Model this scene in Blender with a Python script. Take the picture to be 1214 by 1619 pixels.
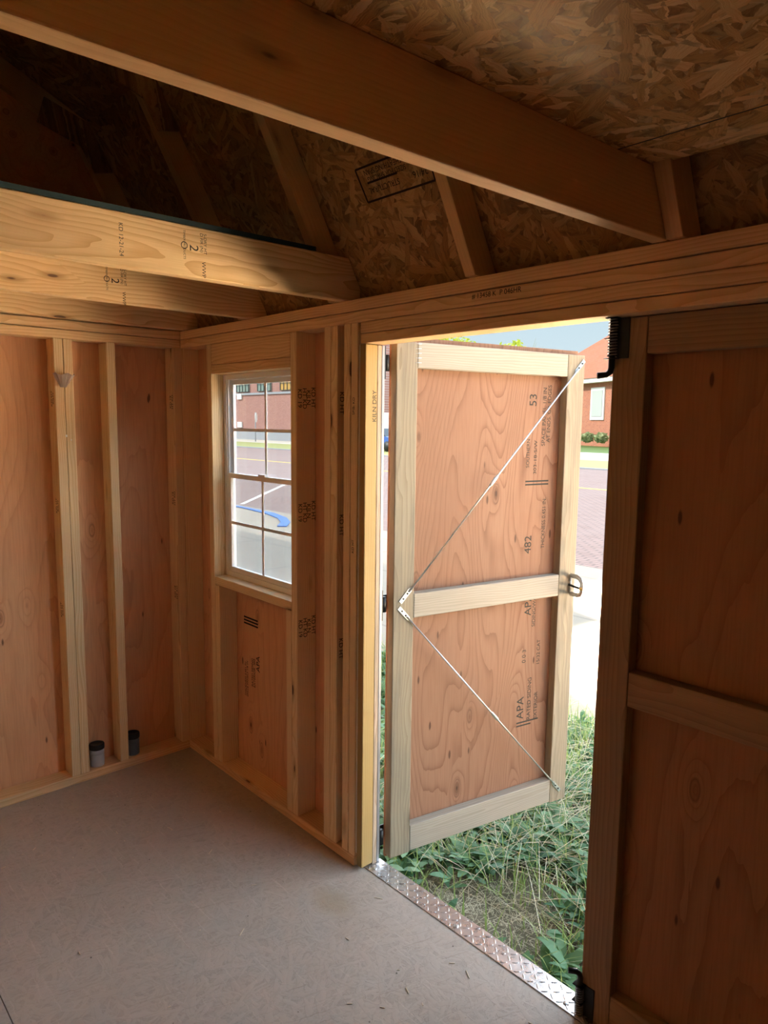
import bpy, bmesh, math, random
from mathutils import Vector, Matrix, noise
random.seed(7)
S = bpy.context.scene
C = S.collection
for o in list(bpy.data.objects): bpy.data.objects.remove(o)

# ------------------------------------------------------------------ camera
YAW, PITCH, ROLL = math.radians(47.608), math.radians(7.1795), math.radians(0.6846)
cam_d = bpy.data.cameras.new('camera'); cam = bpy.data.objects.new('camera', cam_d); C.objects.link(cam)
cam_d.sensor_fit = 'HORIZONTAL'; cam_d.sensor_width = 36.0; cam_d.lens = 1122.7 / 1214 * 36.0
cam_d.clip_start = 0.02; cam_d.clip_end = 500
f = Vector((-math.sin(YAW)*math.cos(PITCH), math.cos(YAW)*math.cos(PITCH), -math.sin(PITCH)))
r = Vector((math.cos(YAW), math.sin(YAW), 0)); u = r.cross(f)
r2 = r*math.cos(ROLL) + u*math.sin(ROLL); u2 = -r*math.sin(ROLL) + u*math.cos(ROLL)
M = Matrix((r2, u2, -f)).transposed().to_4x4(); M.translation = Vector((3.10328, -1.55372, 1.60628))
cam.matrix_world = M
S.camera = cam

# ------------------------------------------------------------------ look
EXPO = 1.15
S.view_settings.view_transform = 'Standard'; S.view_settings.look = 'None'
S.view_settings.gamma = 1.0; S.view_settings.exposure = EXPO
try: S.view_settings.use_curve_mapping = False
except Exception: pass
cy = S.cycles
cy.max_bounces = 14; cy.diffuse_bounces = 8; cy.glossy_bounces = 4; cy.transparent_max_bounces = 16
cy.use_denoising = True
cy.sample_clamp_indirect = 12

# ------------------------------------------------------------------ sky and sun
SKY_LOW, SKY_BAND, SKY_TOP = 0.42, 3.6, 0.4
SUN_E = 2.2
FILL_WATTS = 280000
W = bpy.data.worlds.new('sky'); S.world = W; W.use_nodes = True
nt = W.node_tree; nt.nodes.clear()
def wn(t, **k):
    n = nt.nodes.new(t)
    for a, b in k.items(): setattr(n, a, b)
    return n
tc = wn('ShaderNodeTexCoord'); sp = wn('ShaderNodeSeparateXYZ'); nt.links.new(tc.outputs['Generated'], sp.inputs[0])
rc = wn('ShaderNodeValToRGB'); cr = rc.color_ramp
cr.elements[0].position = 0.0; cr.elements[0].color = (0.78, 0.90, 0.95, 1)
cr.elements[1].position = 0.9; cr.elements[1].color = (0.62, 0.80, 1.0, 1)
e = cr.elements.new(0.18); e.color = (0.62, 0.82, 0.93, 1)
e = cr.elements.new(0.45); e.color = (0.82, 0.91, 1.0, 1)
nt.links.new(sp.outputs['Z'], rc.inputs['Fac'])
def wr_(v, a, b, c, d):
    m_ = wn('ShaderNodeMapRange'); m_.interpolation_type = 'SMOOTHSTEP'; nt.links.new(v, m_.inputs['Value'])
    for q, w in zip(('From Min', 'From Max', 'To Min', 'To Max'), (a, b, c, d)): m_.inputs[q].default_value = w
    return m_.outputs['Result']
def wm_(op, a, b):
    m_ = wn('ShaderNodeMath'); m_.operation = op
    for i_, q in enumerate((a, b)):
        if isinstance(q, float): m_.inputs[i_].default_value = q
        else: nt.links.new(q, m_.inputs[i_])
    return m_.outputs[0]
rise = wr_(sp.outputs['Z'], 0.165, 0.26, 0.0, 1.0); fall = wr_(sp.outputs['Z'], 0.45, 0.85, 1.0, 0.0)
ahead = wr_(sp.outputs['Y'], -0.4, 0.5, 0.25, 1.0)                       # brighter hazy sky ahead of the doors
band = wm_('MULTIPLY', wm_('MULTIPLY', rise, fall), ahead)
lowp = wr_(sp.outputs['Z'], 0.3, 0.9, SKY_LOW, SKY_TOP)
tot = wm_('ADD', lowp, wm_('MULTIPLY', band, SKY_BAND))
bg = wn('ShaderNodeBackground'); nt.links.new(rc.outputs['Color'], bg.inputs['Color']); nt.links.new(tot, bg.inputs['Strength'])
wo = wn('ShaderNodeOutputWorld'); nt.links.new(bg.outputs[0], wo.inputs['Surface'])

sd = bpy.data.lights.new('sun', 'SUN'); sd.energy = SUN_E; sd.angle = math.radians(0.6); sd.color = (1.0, 0.93, 0.82)
sun = bpy.data.objects.new('sun', sd); C.objects.link(sun)
sun_to = Vector((0.62, 0.62, -0.68)).normalized()       # the way the light travels: from behind the shed, over its roof
sun.rotation_mode = 'QUATERNION'; sun.rotation_quaternion = sun_to.to_track_quat('-Z', 'Y'); sun.location = (2, -6, 9)

# added spots over unseen pavement, bouncing extra light into the shed
def fill_spot(name, x, y, rad, watts):
    L = bpy.data.lights.new(name, 'SPOT'); L.energy = watts; L.color = (1.0, 0.90, 0.74); L.shadow_soft_size = 0.3
    h = 12.0; L.spot_size = 2*math.atan(rad/h); L.spot_blend = 0.25
    o = bpy.data.objects.new(name, L); C.objects.link(o); o.location = (x, y, h-0.25)
for gx, gy, gr, gp in ((1.25, 4.1, 1.45, 2.2), (-0.25, 5.65, 0.95, 2.6), (2.9, 4.75, 2.1, 1.0), (6.7, 4.75, 2.1, 1.35), (10.5, 4.75, 2.1, 1.35), (14.3, 4.75, 2.1, 1.35)): fill_spot('pavement_fill', gx, gy, gr, FILL_WATTS*gp)

# ------------------------------------------------------------------ material helpers
class NT:
    def __init__(s, name):
        s.m = bpy.data.materials.new(name); s.m.use_nodes = True
        s.t = s.m.node_tree; s.t.nodes.clear()
        s.out = s.t.nodes.new('ShaderNodeOutputMaterial'); s.b = s.t.nodes.new('ShaderNodeBsdfPrincipled')
        s.t.links.new(s.b.outputs[0], s.out.inputs['Surface'])
    def n(s, ty, ins=None, **k):
        x = s.t.nodes.new(ty)
        for a, b in k.items(): setattr(x, a, b)
        for a, b in (ins or {}).items(): s.set(x.inputs[a], b)
        return x
    def set(s, sock, v):
        if hasattr(v, 'is_linked'): s.t.links.new(v, sock)
        elif isinstance(v, bpy.types.Node): s.t.links.new(v.outputs[0], sock)
        else: sock.default_value = v
    def math(s, op, a, b=None, c=None, clamp=False):
        x = s.t.nodes.new('ShaderNodeMath'); x.operation = op; x.use_clamp = clamp
        s.set(x.inputs[0], a)
        if b is not None: s.set(x.inputs[1], b)
        if c is not None: s.set(x.inputs[2], c)
        return x.outputs[0]
    def vm(s, op, a, b=None):
        x = s.t.nodes.new('ShaderNodeVectorMath'); x.operation = op
        s.set(x.inputs[0], a)
        if b is not None:
            if op == 'SCALE': s.set(x.inputs['Scale'], b)
            else: s.set(x.inputs[1], b)
        return x.outputs['Value'] if op in ('LENGTH', 'DOT_PRODUCT', 'DISTANCE') else x.outputs[0]
    def mix(s, fac, a, b, blend='MIX'):
        x = s.t.nodes.new('ShaderNodeMix'); x.data_type = 'RGBA'; x.blend_type = blend
        s.set(x.inputs[0], fac); s.set(x.inputs[6], a); s.set(x.inputs[7], b)
        return x.outputs[2]
    def rng(s, v, a, b, c=0.0, d=1.0):
        x = s.t.nodes.new('ShaderNodeMapRange'); x.clamp = True
        s.set(x.inputs[0], v)
        for i, q in enumerate((a, b, c, d)): x.inputs[i+1].default_value = q
        return x.outputs[0]
    def noise(s, vec, scale=1.0, detail=2.0, rough=0.5, dist=0.0):
        x = s.n('ShaderNodeTexNoise', {'Vector': vec, 'Scale': scale, 'Detail': detail, 'Roughness': rough, 'Distortion': dist})
        return x
    def vor(s, vec, scale=1.0, rnd=1.0, feature='F1'):
        x = s.t.nodes.new('ShaderNodeTexVoronoi'); x.feature = feature
        s.set(x.inputs['Vector'], vec); x.inputs['Scale'].default_value = scale; x.inputs['Randomness'].default_value = rnd
        return x
    def bump(s, h, strength=0.3, dist=0.002):
        x = s.n('ShaderNodeBump', {'Height': h, 'Strength': strength, 'Distance': dist}); s.set(s.b.inputs['Normal'], x.outputs[0])
def c4(c): return (c[0], c[1], c[2], 1.0)

def simple(name, col, rough=0.6, metal=0.0, spec=0.5):
    k = NT(name); k.b.inputs['Base Color'].default_value = c4(col); k.b.inputs['Roughness'].default_value = rough
    k.b.inputs['Metallic'].default_value = metal; k.b.inputs['Specular IOR Level'].default_value = spec
    return k.m

def lumber_mat(name, early, late, knotc, ring=0.007, weather=0.0, rough=0.62, knots=0.62, wob=0.045, con=0.8):
    """Sawn softwood: growth rings about a pith outside the board, knots, fine streaks along the length."""
    k = NT(name)
    at = k.n('ShaderNodeAttribute', attribute_name='wc')
    wc = at.outputs['Vector']
    lo = k.noise(k.vm('MULTIPLY', wc, (1.8, 8.0, 8.0)), 1.0, 2.5)
    kv = k.vor(k.vm('MULTIPLY', wc, (3.2, 11.0, 11.0)), 1.0)
    pick = k.n('ShaderNodeSeparateColor', {0: kv.outputs['Color']})
    sel = k.math('GREATER_THAN', pick.outputs[0], 1.0 - knots)
    kd = k.math('ADD', kv.outputs['Distance'], k.math('MULTIPLY', k.math('SUBTRACT', 1.0, sel), 5.0))
    kd = k.math('ADD', kd, k.math('MULTIPLY', pick.outputs[1], 0.07))
    near = k.rng(kd, 0.10, 0.5, 1.0, 0.0)
    sx = k.n('ShaderNodeSeparateXYZ', {0: wc})
    yz = k.n('ShaderNodeCombineXYZ', {1: sx.outputs[1], 2: sx.outputs[2]})
    rad = k.vm('LENGTH', yz)
    rad = k.math('ADD', rad, k.math('MULTIPLY', lo.outputs[0], wob))
    rad = k.math('ADD', rad, k.math('MULTIPLY', near, 0.012))
    fr = k.math('FRACT', k.math('DIVIDE', rad, ring))
    lines = k.math('POWER', fr, 2.2)
    fib = k.noise(k.vm('MULTIPLY', wc, (6.0, 420.0, 420.0)), 1.0, 2.0)
    col = k.mix(k.math('MULTIPLY', lines, con), c4(early), c4(late))
    col = k.mix(k.rng(fib.outputs[0], 0.35, 0.7, 0.0, 0.22), col, c4([x*0.8 for x in late]))
    big = k.noise(k.vm('MULTIPLY', wc, (1.1, 3.0, 3.0)), 1.0, 3.0)
    col = k.mix(k.rng(big.outputs[0], 0.35, 0.7, 0.0, 0.30), col, c4([a*b for a, b in zip(early, (0.80, 0.72, 0.62))]))
    if weather:
        wn_ = k.noise(k.vm('MULTIPLY', wc, (2.5, 26.0, 26.0)), 1.0, 5.0, 0.65)
        col = k.mix(k.rng(wn_.outputs[0], 0.45, 0.72, 0.0, weather), col, (0.16, 0.14, 0.11, 1))
    halo = k.rng(kd, 0.09, 0.22, 0.75, 0.0)
    col = k.mix(halo, col, c4([a*0.62 for a in late]))
    core = k.rng(kd, 0.085, 0.105, 1.0, 0.0)
    col = k.mix(k.math('MULTIPLY', core, 0.9), col, c4(knotc))
    k.set(k.b.inputs['Base Color'], col); k.b.inputs['Roughness'].default_value = rough
    k.b.inputs['Specular IOR Level'].default_value = 0.3
    k.bump(k.math('ADD', k.math('MULTIPLY', lines, 0.5), fib.outputs[0]), 0.25, 0.0008)
    return k.m

def ply_mat(name, base, line, knotc, rough=0.66, freq=9.0, axis='Z', deep=0.5):
    """Rotary-cut fir siding: broad cathedral contours running up the sheet, football knots."""
    k = NT(name)
    wc = k.n('ShaderNodeAttribute', attribute_name='wc').outputs['Vector']      # x runs along the grain
    kv = k.vor(k.vm('MULTIPLY', wc, (3.4, 8.0, 8.0)), 1.0)
    pick = k.n('ShaderNodeSeparateColor', {0: kv.outputs['Color']})
    kd = k.math('ADD', kv.outputs['Distance'], k.rng(pick.outputs[0], 0.55, 0.56, 3.0, 0.0))
    pull = k.rng(kd, 0.0, 0.5, 1.0, 0.0)
    lo = k.noise(k.vm('MULTIPLY', wc, (0.75, 3.6, 3.6)), 1.0, 1.5, 0.4)
    fi = k.noise(k.vm('MULTIPLY', wc, (3.0, 24.0, 24.0)), 1.0, 2.0)
    h = k.math('ADD', k.math('MULTIPLY', lo.outputs[0], freq), k.math('MULTIPLY', fi.outputs[0], 0.35))
    h = k.math('ADD', h, k.math('MULTIPLY', k.math('POWER', pull, 2.0), 2.2))
    fr = k.math('FRACT', k.math('MULTIPLY', h, 2.0))
    ln = k.math('POWER', fr, 5.0)
    col = k.mix(k.math('MULTIPLY', ln, deep), c4(base), c4(line))
    st = k.noise(k.vm('MULTIPLY', wc, (8.0, 170.0, 170.0)), 1.0, 2.0)
    col = k.mix(k.rng(st.outputs[0], 0.4, 0.72, 0.0, 0.25), col, c4([x*0.8 for x in line]))
    bl = k.noise(k.vm('MULTIPLY', wc, (1.2, 2.4, 2.4)), 1.0, 2.0)
    col = k.mix(k.rng(bl.outputs[0], 0.35, 0.7, 0.0, 0.4), col, c4([a*b for a, b in zip(base, (0.86, 0.76, 0.68))]))
    ring = k.math('SUBTRACT', 1.0, k.math('MULTIPLY', k.math('ABSOLUTE', k.math('SUBTRACT', kd, 0.13)), 50.0), clamp=True)
    col = k.mix(k.math('MULTIPLY', ring, 0.55), col, c4([x*0.45 for x in line]))
    col = k.mix(k.rng(kd, 0.07, 0.12, 0.7, 0.0), col, c4([x*0.75 for x in line]))
    col = k.mix(k.rng(kd, 0.03, 0.05, 0.9, 0.0), col, c4(knotc))
    # small pitch pockets
    sv = k.vor(k.vm('MULTIPLY', wc, (6.0, 20.0, 20.0)), 1.0)
    sp_ = k.n('ShaderNodeSeparateColor', {0: sv.outputs['Color']})
    sdist = k.math('ADD', sv.outputs['Distance'], k.rng(sp_.outputs[0], 0.28, 0.281, 0.0, 3.0))
    col = k.mix(k.rng(sdist, 0.08, 0.13, 0.8, 0.0), col, c4(knotc))
    k.set(k.b.inputs['Base Color'], col); k.b.inputs['Roughness'].default_value = rough
    k.b.inputs['Specular IOR Level'].default_value = 0.3
    k.bump(k.math('ADD', ln, st.outputs[0]), 0.2, 0.0007)
    return k.m

def osb_mat(name, cols, scale=1.0, rough=0.6, bump=0.5, strength=1.0, stain=None):
    """Oriented strand board: four layers of long flakes at random angles, the tallest on top."""
    k = NT(name)
    wc = k.n('ShaderNodeAttribute', attribute_name='wc').outputs['Vector']
    best_h = None; best_v = None
    wz = k.noise(wc, 38.0, 3.0, 0.6)
    wc = k.vm('ADD', wc, k.vm('SCALE', k.vm('SUBTRACT', wz.outputs['Color'], (0.5, 0.5, 0.5)), 0.016))
    for i, (ang, sc) in enumerate(((12, 1.0), (63, 1.2), (118, 0.9), (156, 1.35), (88, 1.6), (35, 0.75))):
        mp = k.n('ShaderNodeMapping', {'Vector': wc}, vector_type='POINT')
        mp.inputs['Rotation'].default_value = (0, 0, math.radians(ang)); mp.inputs['Location'].default_value = (i*3.7, i*1.9, 0)
        v = k.vm('MULTIPLY', mp.outputs[0], (8.5*sc*scale, 44.0*sc*scale, 0.0))
        vo = k.vor(v, 1.0, 1.0)
        se = k.n('ShaderNodeSeparateColor', {0: vo.outputs['Color']})
        hgt = k.math('ADD', se.outputs[0], k.math('MULTIPLY', vo.outputs['Distance'], -0.12))
        fb = k.noise(k.vm('MULTIPLY', mp.outputs[0], (14.0, 520.0*sc, 1.0)), 1.0, 1.0)
        val = k.math('ADD', se.outputs[1], k.math('MULTIPLY', k.math('SUBTRACT', fb.outputs[0], 0.5), 1.3))
        if best_h is None: best_h, best_v, sec = hgt, val, None
        else:
            g = k.math('GREATER_THAN', hgt, best_h)
            best_v = k.math('ADD', k.math('MULTIPLY', g, val), k.math('MULTIPLY', k.math('SUBTRACT', 1.0, g), best_v))
            lo_ = k.math('MINIMUM', hgt, best_h); sec = lo_ if sec is None else k.math('MAXIMUM', sec, lo_)
            best_h = k.math('MAXIMUM', hgt, best_h)
    rp = k.n('ShaderNodeValToRGB', {0: best_v}); e = rp.color_ramp
    e.elements[0].position = 0.0; e.elements[0].color = c4(cols[0]); e.elements[1].position = 1.0; e.elements[1].color = c4(cols[-1])
    for j, cc in enumerate(cols[1:-1]):
        q = e.elements.new((j+1)/(len(cols)-1)); q.color = c4(cc)
    col = rp.outputs[0]
    deep = k.rng(best_h, 0.55, 0.80, 0.6*strength, 0.0)
    col = k.mix(deep, col, c4([x*0.35 for x in cols[0]]))
    edge = k.rng(k.math('SUBTRACT', best_h, sec), 0.0, 0.05, 0.55*strength, 0.0)
    col = k.mix(edge, col, c4([x*0.4 for x in cols[0]]))
    k.col = col; k.h = best_h; k.v = best_v; k.wc = wc
    k.set(k.b.inputs['Base Color'], col); k.b.inputs['Roughness'].default_value = rough
    k.b.inputs['Specular IOR Level'].default_value = 0.35
    k.bump(best_h, bump, 0.003)
    return k

M_STUD  = lumber_mat('pine_stud', (0.86, 0.69, 0.43), (0.64, 0.41, 0.18), (0.10, 0.045, 0.02), 0.0075)
M_BEAM  = lumber_mat('fir_joist', (0.86, 0.64, 0.36), (0.56, 0.31, 0.12), (0.09, 0.04, 0.02), 0.013, wob=0.09)
M_NEAR = lumber_mat('shaded_fir_joist', (0.66, 0.43, 0.21), (0.52, 0.31, 0.13), (0.05, 0.02, 0.01), 0.009, wob=0.03, con=0.45)  # plainer grain, with the near joist's and rafters' shade put into the colour
M_PLATE = lumber_mat('pine_plate', (0.82, 0.59, 0.34), (0.58, 0.34, 0.15), (0.10, 0.04, 0.02), 0.009)
M_DOORF = lumber_mat('weathered_pine_frame', (0.325, 0.285, 0.215), (0.195, 0.16, 0.105), (0.10, 0.07, 0.045), 0.008, weather=0.75)
M_DOORD = lumber_mat('shaded_pine_frame', (0.36, 0.23, 0.125), (0.23, 0.13, 0.06), (0.08, 0.04, 0.02), 0.010, weather=0.35)  # closed leaf's shade is darkened into the frame colour
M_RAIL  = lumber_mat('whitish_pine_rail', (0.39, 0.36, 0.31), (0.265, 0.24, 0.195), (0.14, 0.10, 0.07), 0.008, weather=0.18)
M_JAMB  = lumber_mat('yellow_pine_jamb', (0.40, 0.275, 0.11), (0.33, 0.205, 0.065), (0.15, 0.08, 0.03), 0.010, knots=0.25)
M_OLD   = lumber_mat('weathered_board', (0.50, 0.40, 0.30), (0.28, 0.16, 0.10), (0.06, 0.03, 0.02), 0.006, weather=0.5)
M_PLY   = ply_mat('fir_siding_back', (0.70, 0.40, 0.22), (0.44, 0.20, 0.09), (0.07, 0.025, 0.01), freq=7.0, deep=0.4)
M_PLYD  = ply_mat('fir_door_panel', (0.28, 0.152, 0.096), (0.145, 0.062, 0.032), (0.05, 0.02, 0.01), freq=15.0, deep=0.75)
M_OSB   = osb_mat('osb_sheathing', ((0.25, 0.13, 0.045), (0.35, 0.195, 0.07), (0.41, 0.245, 0.095), (0.50, 0.32, 0.14))).m  # roof sheathing darkened in its colour to deepen the shade overhead
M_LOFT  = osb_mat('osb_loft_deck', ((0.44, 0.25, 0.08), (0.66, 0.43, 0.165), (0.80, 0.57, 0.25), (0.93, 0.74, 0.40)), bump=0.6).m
k = osb_mat('painted_osb_floor', ((0.45, 0.395, 0.35), (0.46, 0.405, 0.36), (0.47, 0.415, 0.37)), scale=1.7, rough=0.55, bump=1.0, strength=0.3)
big = k.noise(k.wc, 2.2, 4.0, 0.6)
cc = k.mix(k.rng(big.outputs[0], 0.35, 0.7, 0.0, 0.45), k.col, (0.38, 0.325, 0.275, 1))
scr = k.noise(k.vm('MULTIPLY', k.wc, (4.0, 150.0, 1.0)), 1.0, 3.0, 0.6)
mpn = k.n('ShaderNodeMapping', {'Vector': k.wc}); mpn.inputs['Rotation'].default_value = (0, 0, 1.9)
scr2 = k.noise(k.vm('MULTIPLY', mpn.outputs[0], (5.0, 170.0, 1.0)), 1.0, 3.0, 0.6)
cc = k.mix(k.rng(scr.outputs[0], 0.60, 0.70, 0.0, 0.4), cc, (0.62, 0.55, 0.49, 1))
cc = k.mix(k.rng(scr2.outputs[0], 0.60, 0.70, 0.0, 0.4), cc, (0.22, 0.18, 0.15, 1))
dots = k.vor(k.wc, 26.0); dsel = k.n('ShaderNodeSeparateColor', {0: dots.outputs['Color']})
dd = k.math('ADD', dots.outputs['Distance'], k.rng(dsel.outputs[0], 0.12, 0.121, 0.0, 3.0))
cc = k.mix(k.rng(dd, 0.05, 0.09, 0.85, 0.0), cc, (0.06, 0.045, 0.035, 1))
st = k.vm('DISTANCE', k.vm('MULTIPLY', k.wc, (1.0, 1.7, 0.0)), (1.36, -0.30, 0.0))
stn = k.noise(k.wc, 9.0, 3.0)
cc = k.mix(k.rng(k.math('ADD', st, k.math('MULTIPLY', stn.outputs[0], 0.08)), 0.09, 0.15, 0.5, 0.0), cc, (0.34, 0.27, 0.18, 1))
k.set(k.b.inputs['Base Color'], cc); k.b.inputs['Roughness'].default_value = 0.5
M_FLOOR = k.m
M_INK   = simple('black_ink', (0.028, 0.022, 0.02), 0.8, spec=0.1)
M_INKG  = simple('faded_ink', (0.05, 0.05, 0.045), 0.8, spec=0.1)
M_WHITE = simple('white_vinyl', (0.86, 0.87, 0.87), 0.35)
M_PRIME = simple('white_primed_board', (0.62, 0.60, 0.54), 0.5)
M_BLACK = simple('black_steel', (0.012, 0.012, 0.013), 0.42, 0.3)
M_ZINC  = simple('zinc_rod', (0.72, 0.76, 0.80), 0.28, 0.85)
M_FLASH = simple('grey_edge_metal', (0.30, 0.30, 0.32), 0.4, 0.5)
M_CHROM = simple('chrome', (0.62, 0.64, 0.66), 0.16, 0.9)
M_TEAL  = simple('teal_edge_sealer', (0.008, 0.030, 0.036), 0.6)
M_GREY  = simple('grey_plastic', (0.50, 0.53, 0.58), 0.45)
M_GREYD = simple('dark_grey_plastic', (0.14, 0.15, 0.165), 0.45)
M_LID   = simple('black_lid', (0.012, 0.012, 0.012), 0.5)
M_PAPER = simple('crumpled_paper', (0.70, 0.60, 0.54), 0.8)
M_CHIP  = simple('pale_wood_chip', (0.66, 0.56, 0.42), 0.8)
k = NT('diamond_plate_metal')
pn = k.noise(k.n('ShaderNodeAttribute', attribute_name='wc').outputs['Vector'], 30.0, 3.0)
k.b.inputs['Base Color'].default_value = (0.74, 0.71, 0.71, 1); k.b.inputs['Metallic'].default_value = 0.85
k.set(k.b.inputs['Roughness'], k.rng(pn.outputs[0], 0.3, 0.7, 0.22, 0.38)); M_TREAD = k.m
def glass_mat(name, tint, gloss, density=0.0):
    k = NT(name); k.t.nodes.remove(k.b)
    tr = k.n('ShaderNodeBsdfTransparent', {'Color': c4(tint)}); gl = k.n('ShaderNodeBsdfGlossy', {'Color': (1, 1, 1, 1), 'Roughness': 0.02})
    mx = k.n('ShaderNodeMixShader', {0: gloss, 1: tr.outputs[0], 2: gl.outputs[0]}); k.t.links.new(mx.outputs[0], k.out.inputs['Surface'])
    return k.m
M_GLASS = glass_mat('window_glass', (0.93, 0.95, 0.96), 0.05)
k = NT('insect_mesh'); tr = k.n('ShaderNodeBsdfTransparent'); k.b.inputs['Base Color'].default_value = (0.35, 0.37, 0.40, 1)
mx = k.n('ShaderNodeMixShader', {0: 0.16, 1: tr.outputs[0], 2: k.b.outputs[0]}); k.t.links.new(mx.outputs[0], k.out.inputs['Surface']); M_SCREEN = k.m

# ------------------------------------------------------------------ mesh helpers
def set_wc(me, axis=0, off=None, flat=None):
    """wood coordinates: x along the grain, y/z across, shifted at random per board"""
    if off is None: off = (random.uniform(0, 40), random.choice((-1, 1))*random.uniform(0.02, 0.10), random.choice((-1, 1))*random.uniform(0.03, 0.12))
    if flat is not None: pass
    a = me.attributes.new('wc', 'FLOAT_VECTOR', 'POINT')
    tilt = random.uniform(-0.02, 0.02)
    for i, v in enumerate(me.vertices):
        c = v.co
        if axis == 0: q = (c.x, c.y, c.z)
        elif axis == 1: q = (c.y, c.x, c.z)
        else: q = (c.z, c.x, c.y)
        if flat is not None: q = flat(c); a.data[i].vector = q; continue
        a.data[i].vector = (q[0]+off[0], q[1]+off[1]+tilt*q[0], q[2]+off[2])

def chain(o):
    m = o.matrix_basis.copy()
    while o.parent:
        m = o.matrix_parent_inverse @ m; o = o.parent; m = o.matrix_basis @ m
    return m
def attach(ch, par, local=False):
    ch.parent = par
    ch.matrix_parent_inverse = Matrix.Identity(4) if local else chain(par).inverted()
def props(o, label=None, cat=None, group=None, kind=None):
    if label: o['label'] = label
    if cat: o['category'] = cat
    if group: o['group'] = group
    if kind: o['kind'] = kind
    return o
def empty(name, loc, label, cat, group=None, kind=None, rz=0.0):
    o = bpy.data.objects.new(name, None); o.empty_display_size = 0.05; o.location = loc; o.rotation_euler = (0, 0, rz)
    C.objects.link(o); return props(o, label, cat, group, kind)
def mk(name, me, mat=None, parent=None, local=False, loc=None):
    o = bpy.data.objects.new(name, me); C.objects.link(o)
    if mat: me.materials.append(mat)
    if loc is not None: o.location = loc
    if parent: attach(o, parent, local)
    return o
def bm_box(bm, lo, hi, bev=0.0):
    vs = [bm.verts.new((x, y, z)) for x in (lo[0], hi[0]) for y in (lo[1], hi[1]) for z in (lo[2], hi[2])]
    fs = [(0, 1, 3, 2), (4, 6, 7, 5), (0, 4, 5, 1), (2, 3, 7, 6), (0, 2, 6, 4), (1, 5, 7, 3)]
    faces = [bm.faces.new([vs[i] for i in q]) for q in fs]
    if bev > 0:
        ed = list({e for f_ in faces for e in f_.edges})
        bmesh.ops.bevel(bm, geom=ed, offset=bev, segments=2, affect='EDGES', profile=0.5)
def to_mesh(bm, smooth=False):
    bmesh.ops.recalc_face_normals(bm, faces=bm.faces)
    me = bpy.data.meshes.new('mesh'); bm.to_mesh(me); bm.free()
    if smooth:
        for p in me.polygons: p.use_smooth = True
    return me
def box(name, lo, hi, mat, parent=None, axis=None, bev=0.003, local=False, flat=None, off=None):
    """a board or block between two corners, its origin at the middle of its foot"""
    c = Vector(((lo[0]+hi[0])/2, (lo[1]+hi[1])/2, lo[2]))
    bm = bmesh.new(); bm_box(bm, Vector(lo)-c, Vector(hi)-c, bev)
    me = to_mesh(bm)
    d = [hi[i]-lo[i] for i in range(3)]
    if axis is None: axis = d.index(max(d))
    if flat is not None: ff = lambda v: flat(v + c)
    else: ff = None
    set_wc(me, axis, off, ff)
    return mk(name, me, mat, parent, local, c)
def boxes(name, lst, mat, parent=None, axis=2, bev=0.0, local=False):
    bm = bmesh.new()
    for lo, hi in lst:
        b2 = bmesh.new(); bm_box(b2, lo, hi, bev); m2 = bpy.data.meshes.new('t'); b2.to_mesh(m2); b2.free(); bm.from_mesh(m2); bpy.data.meshes.remove(m2)
    me = to_mesh(bm); set_wc(me, axis); return mk(name, me, mat, parent, local)
def prism_x(name, yz, x0, x1, mat, parent=None, axis_dir=None, local=False, bev=0.0):
    bm = bmesh.new()
    a = [bm.verts.new((x0, y, z)) for y, z in yz]; b = [bm.verts.new((x1, y, z)) for y, z in yz]
    bm.faces.new(a); bm.faces.new(b[::-1]); n = len(yz)
    for i in range(n): bm.faces.new((a[i], a[(i+1) % n], b[(i+1) % n], b[i]))
    if bev: bmesh.ops.bevel(bm, geom=list(bm.edges), offset=bev, segments=1, affect='EDGES')
    me = to_mesh(bm)
    if axis_dir:
        ay, az = axis_dir; L = math.hypot(ay, az); ay /= L; az /= L
        o1 = random.uniform(0, 30); o2 = random.uniform(0.03, 0.1); o3 = random.uniform(0.03, 0.1)
        set_wc(me, flat=lambda c: (c.y*ay+c.z*az+o1, c.x+o2 if mat not in OSBS else c.x+o2, (-c.y*az+c.z*ay)+o3))
    else: set_wc(me, 0)
    return mk(name, me, mat, parent, local)
OSBS = (M_OSB, M_LOFT)
def tube(name, pts, rad, mat, parent=None, seg=10, local=False, closed=False, flat=None):
    """round (or flattened) bar swept along points"""
    bm = bmesh.new(); rings = []; n = len(pts); P = [Vector(p) for p in pts]
    prev = None
    for i, p in enumerate(P):
        if closed: t = (P[(i+1) % n]-P[i-1]).normalized()
        else: t = (P[min(i+1, n-1)]-P[max(i-1, 0)]).normalized()
        if prev is None:
            a = Vector((0, 0, 1)) if abs(t.z) < 0.9 else Vector((1, 0, 0)); nx = t.cross(a).normalized()
        else: nx = (prev - t*prev.dot(t)).normalized()
        prev = nx; ny = t.cross(nx)
        rr = rad[i] if isinstance(rad, (list, tuple)) else rad
        ring = []
        for j in range(seg):
            an = 2*math.pi*j/seg
            if flat: ring.append(bm.verts.new(p + nx*math.cos(an)*rr*flat[0] + ny*math.sin(an)*rr*flat[1]))
            else: ring.append(bm.verts.new(p + nx*math.cos(an)*rr + ny*math.sin(an)*rr))
        rings.append(ring)
    m_ = n if closed else n-1
    for i in range(m_):
        A, B = rings[i], rings[(i+1) % n]
        for j in range(seg): bm.faces.new((A[j], A[(j+1) % seg], B[(j+1) % seg], B[j]))
    if not closed: bm.faces.new(rings[0][::-1]); bm.faces.new(rings[-1])
    me = to_mesh(bm, True); set_wc(me, 0); return mk(name, me, mat, parent, local)
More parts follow.
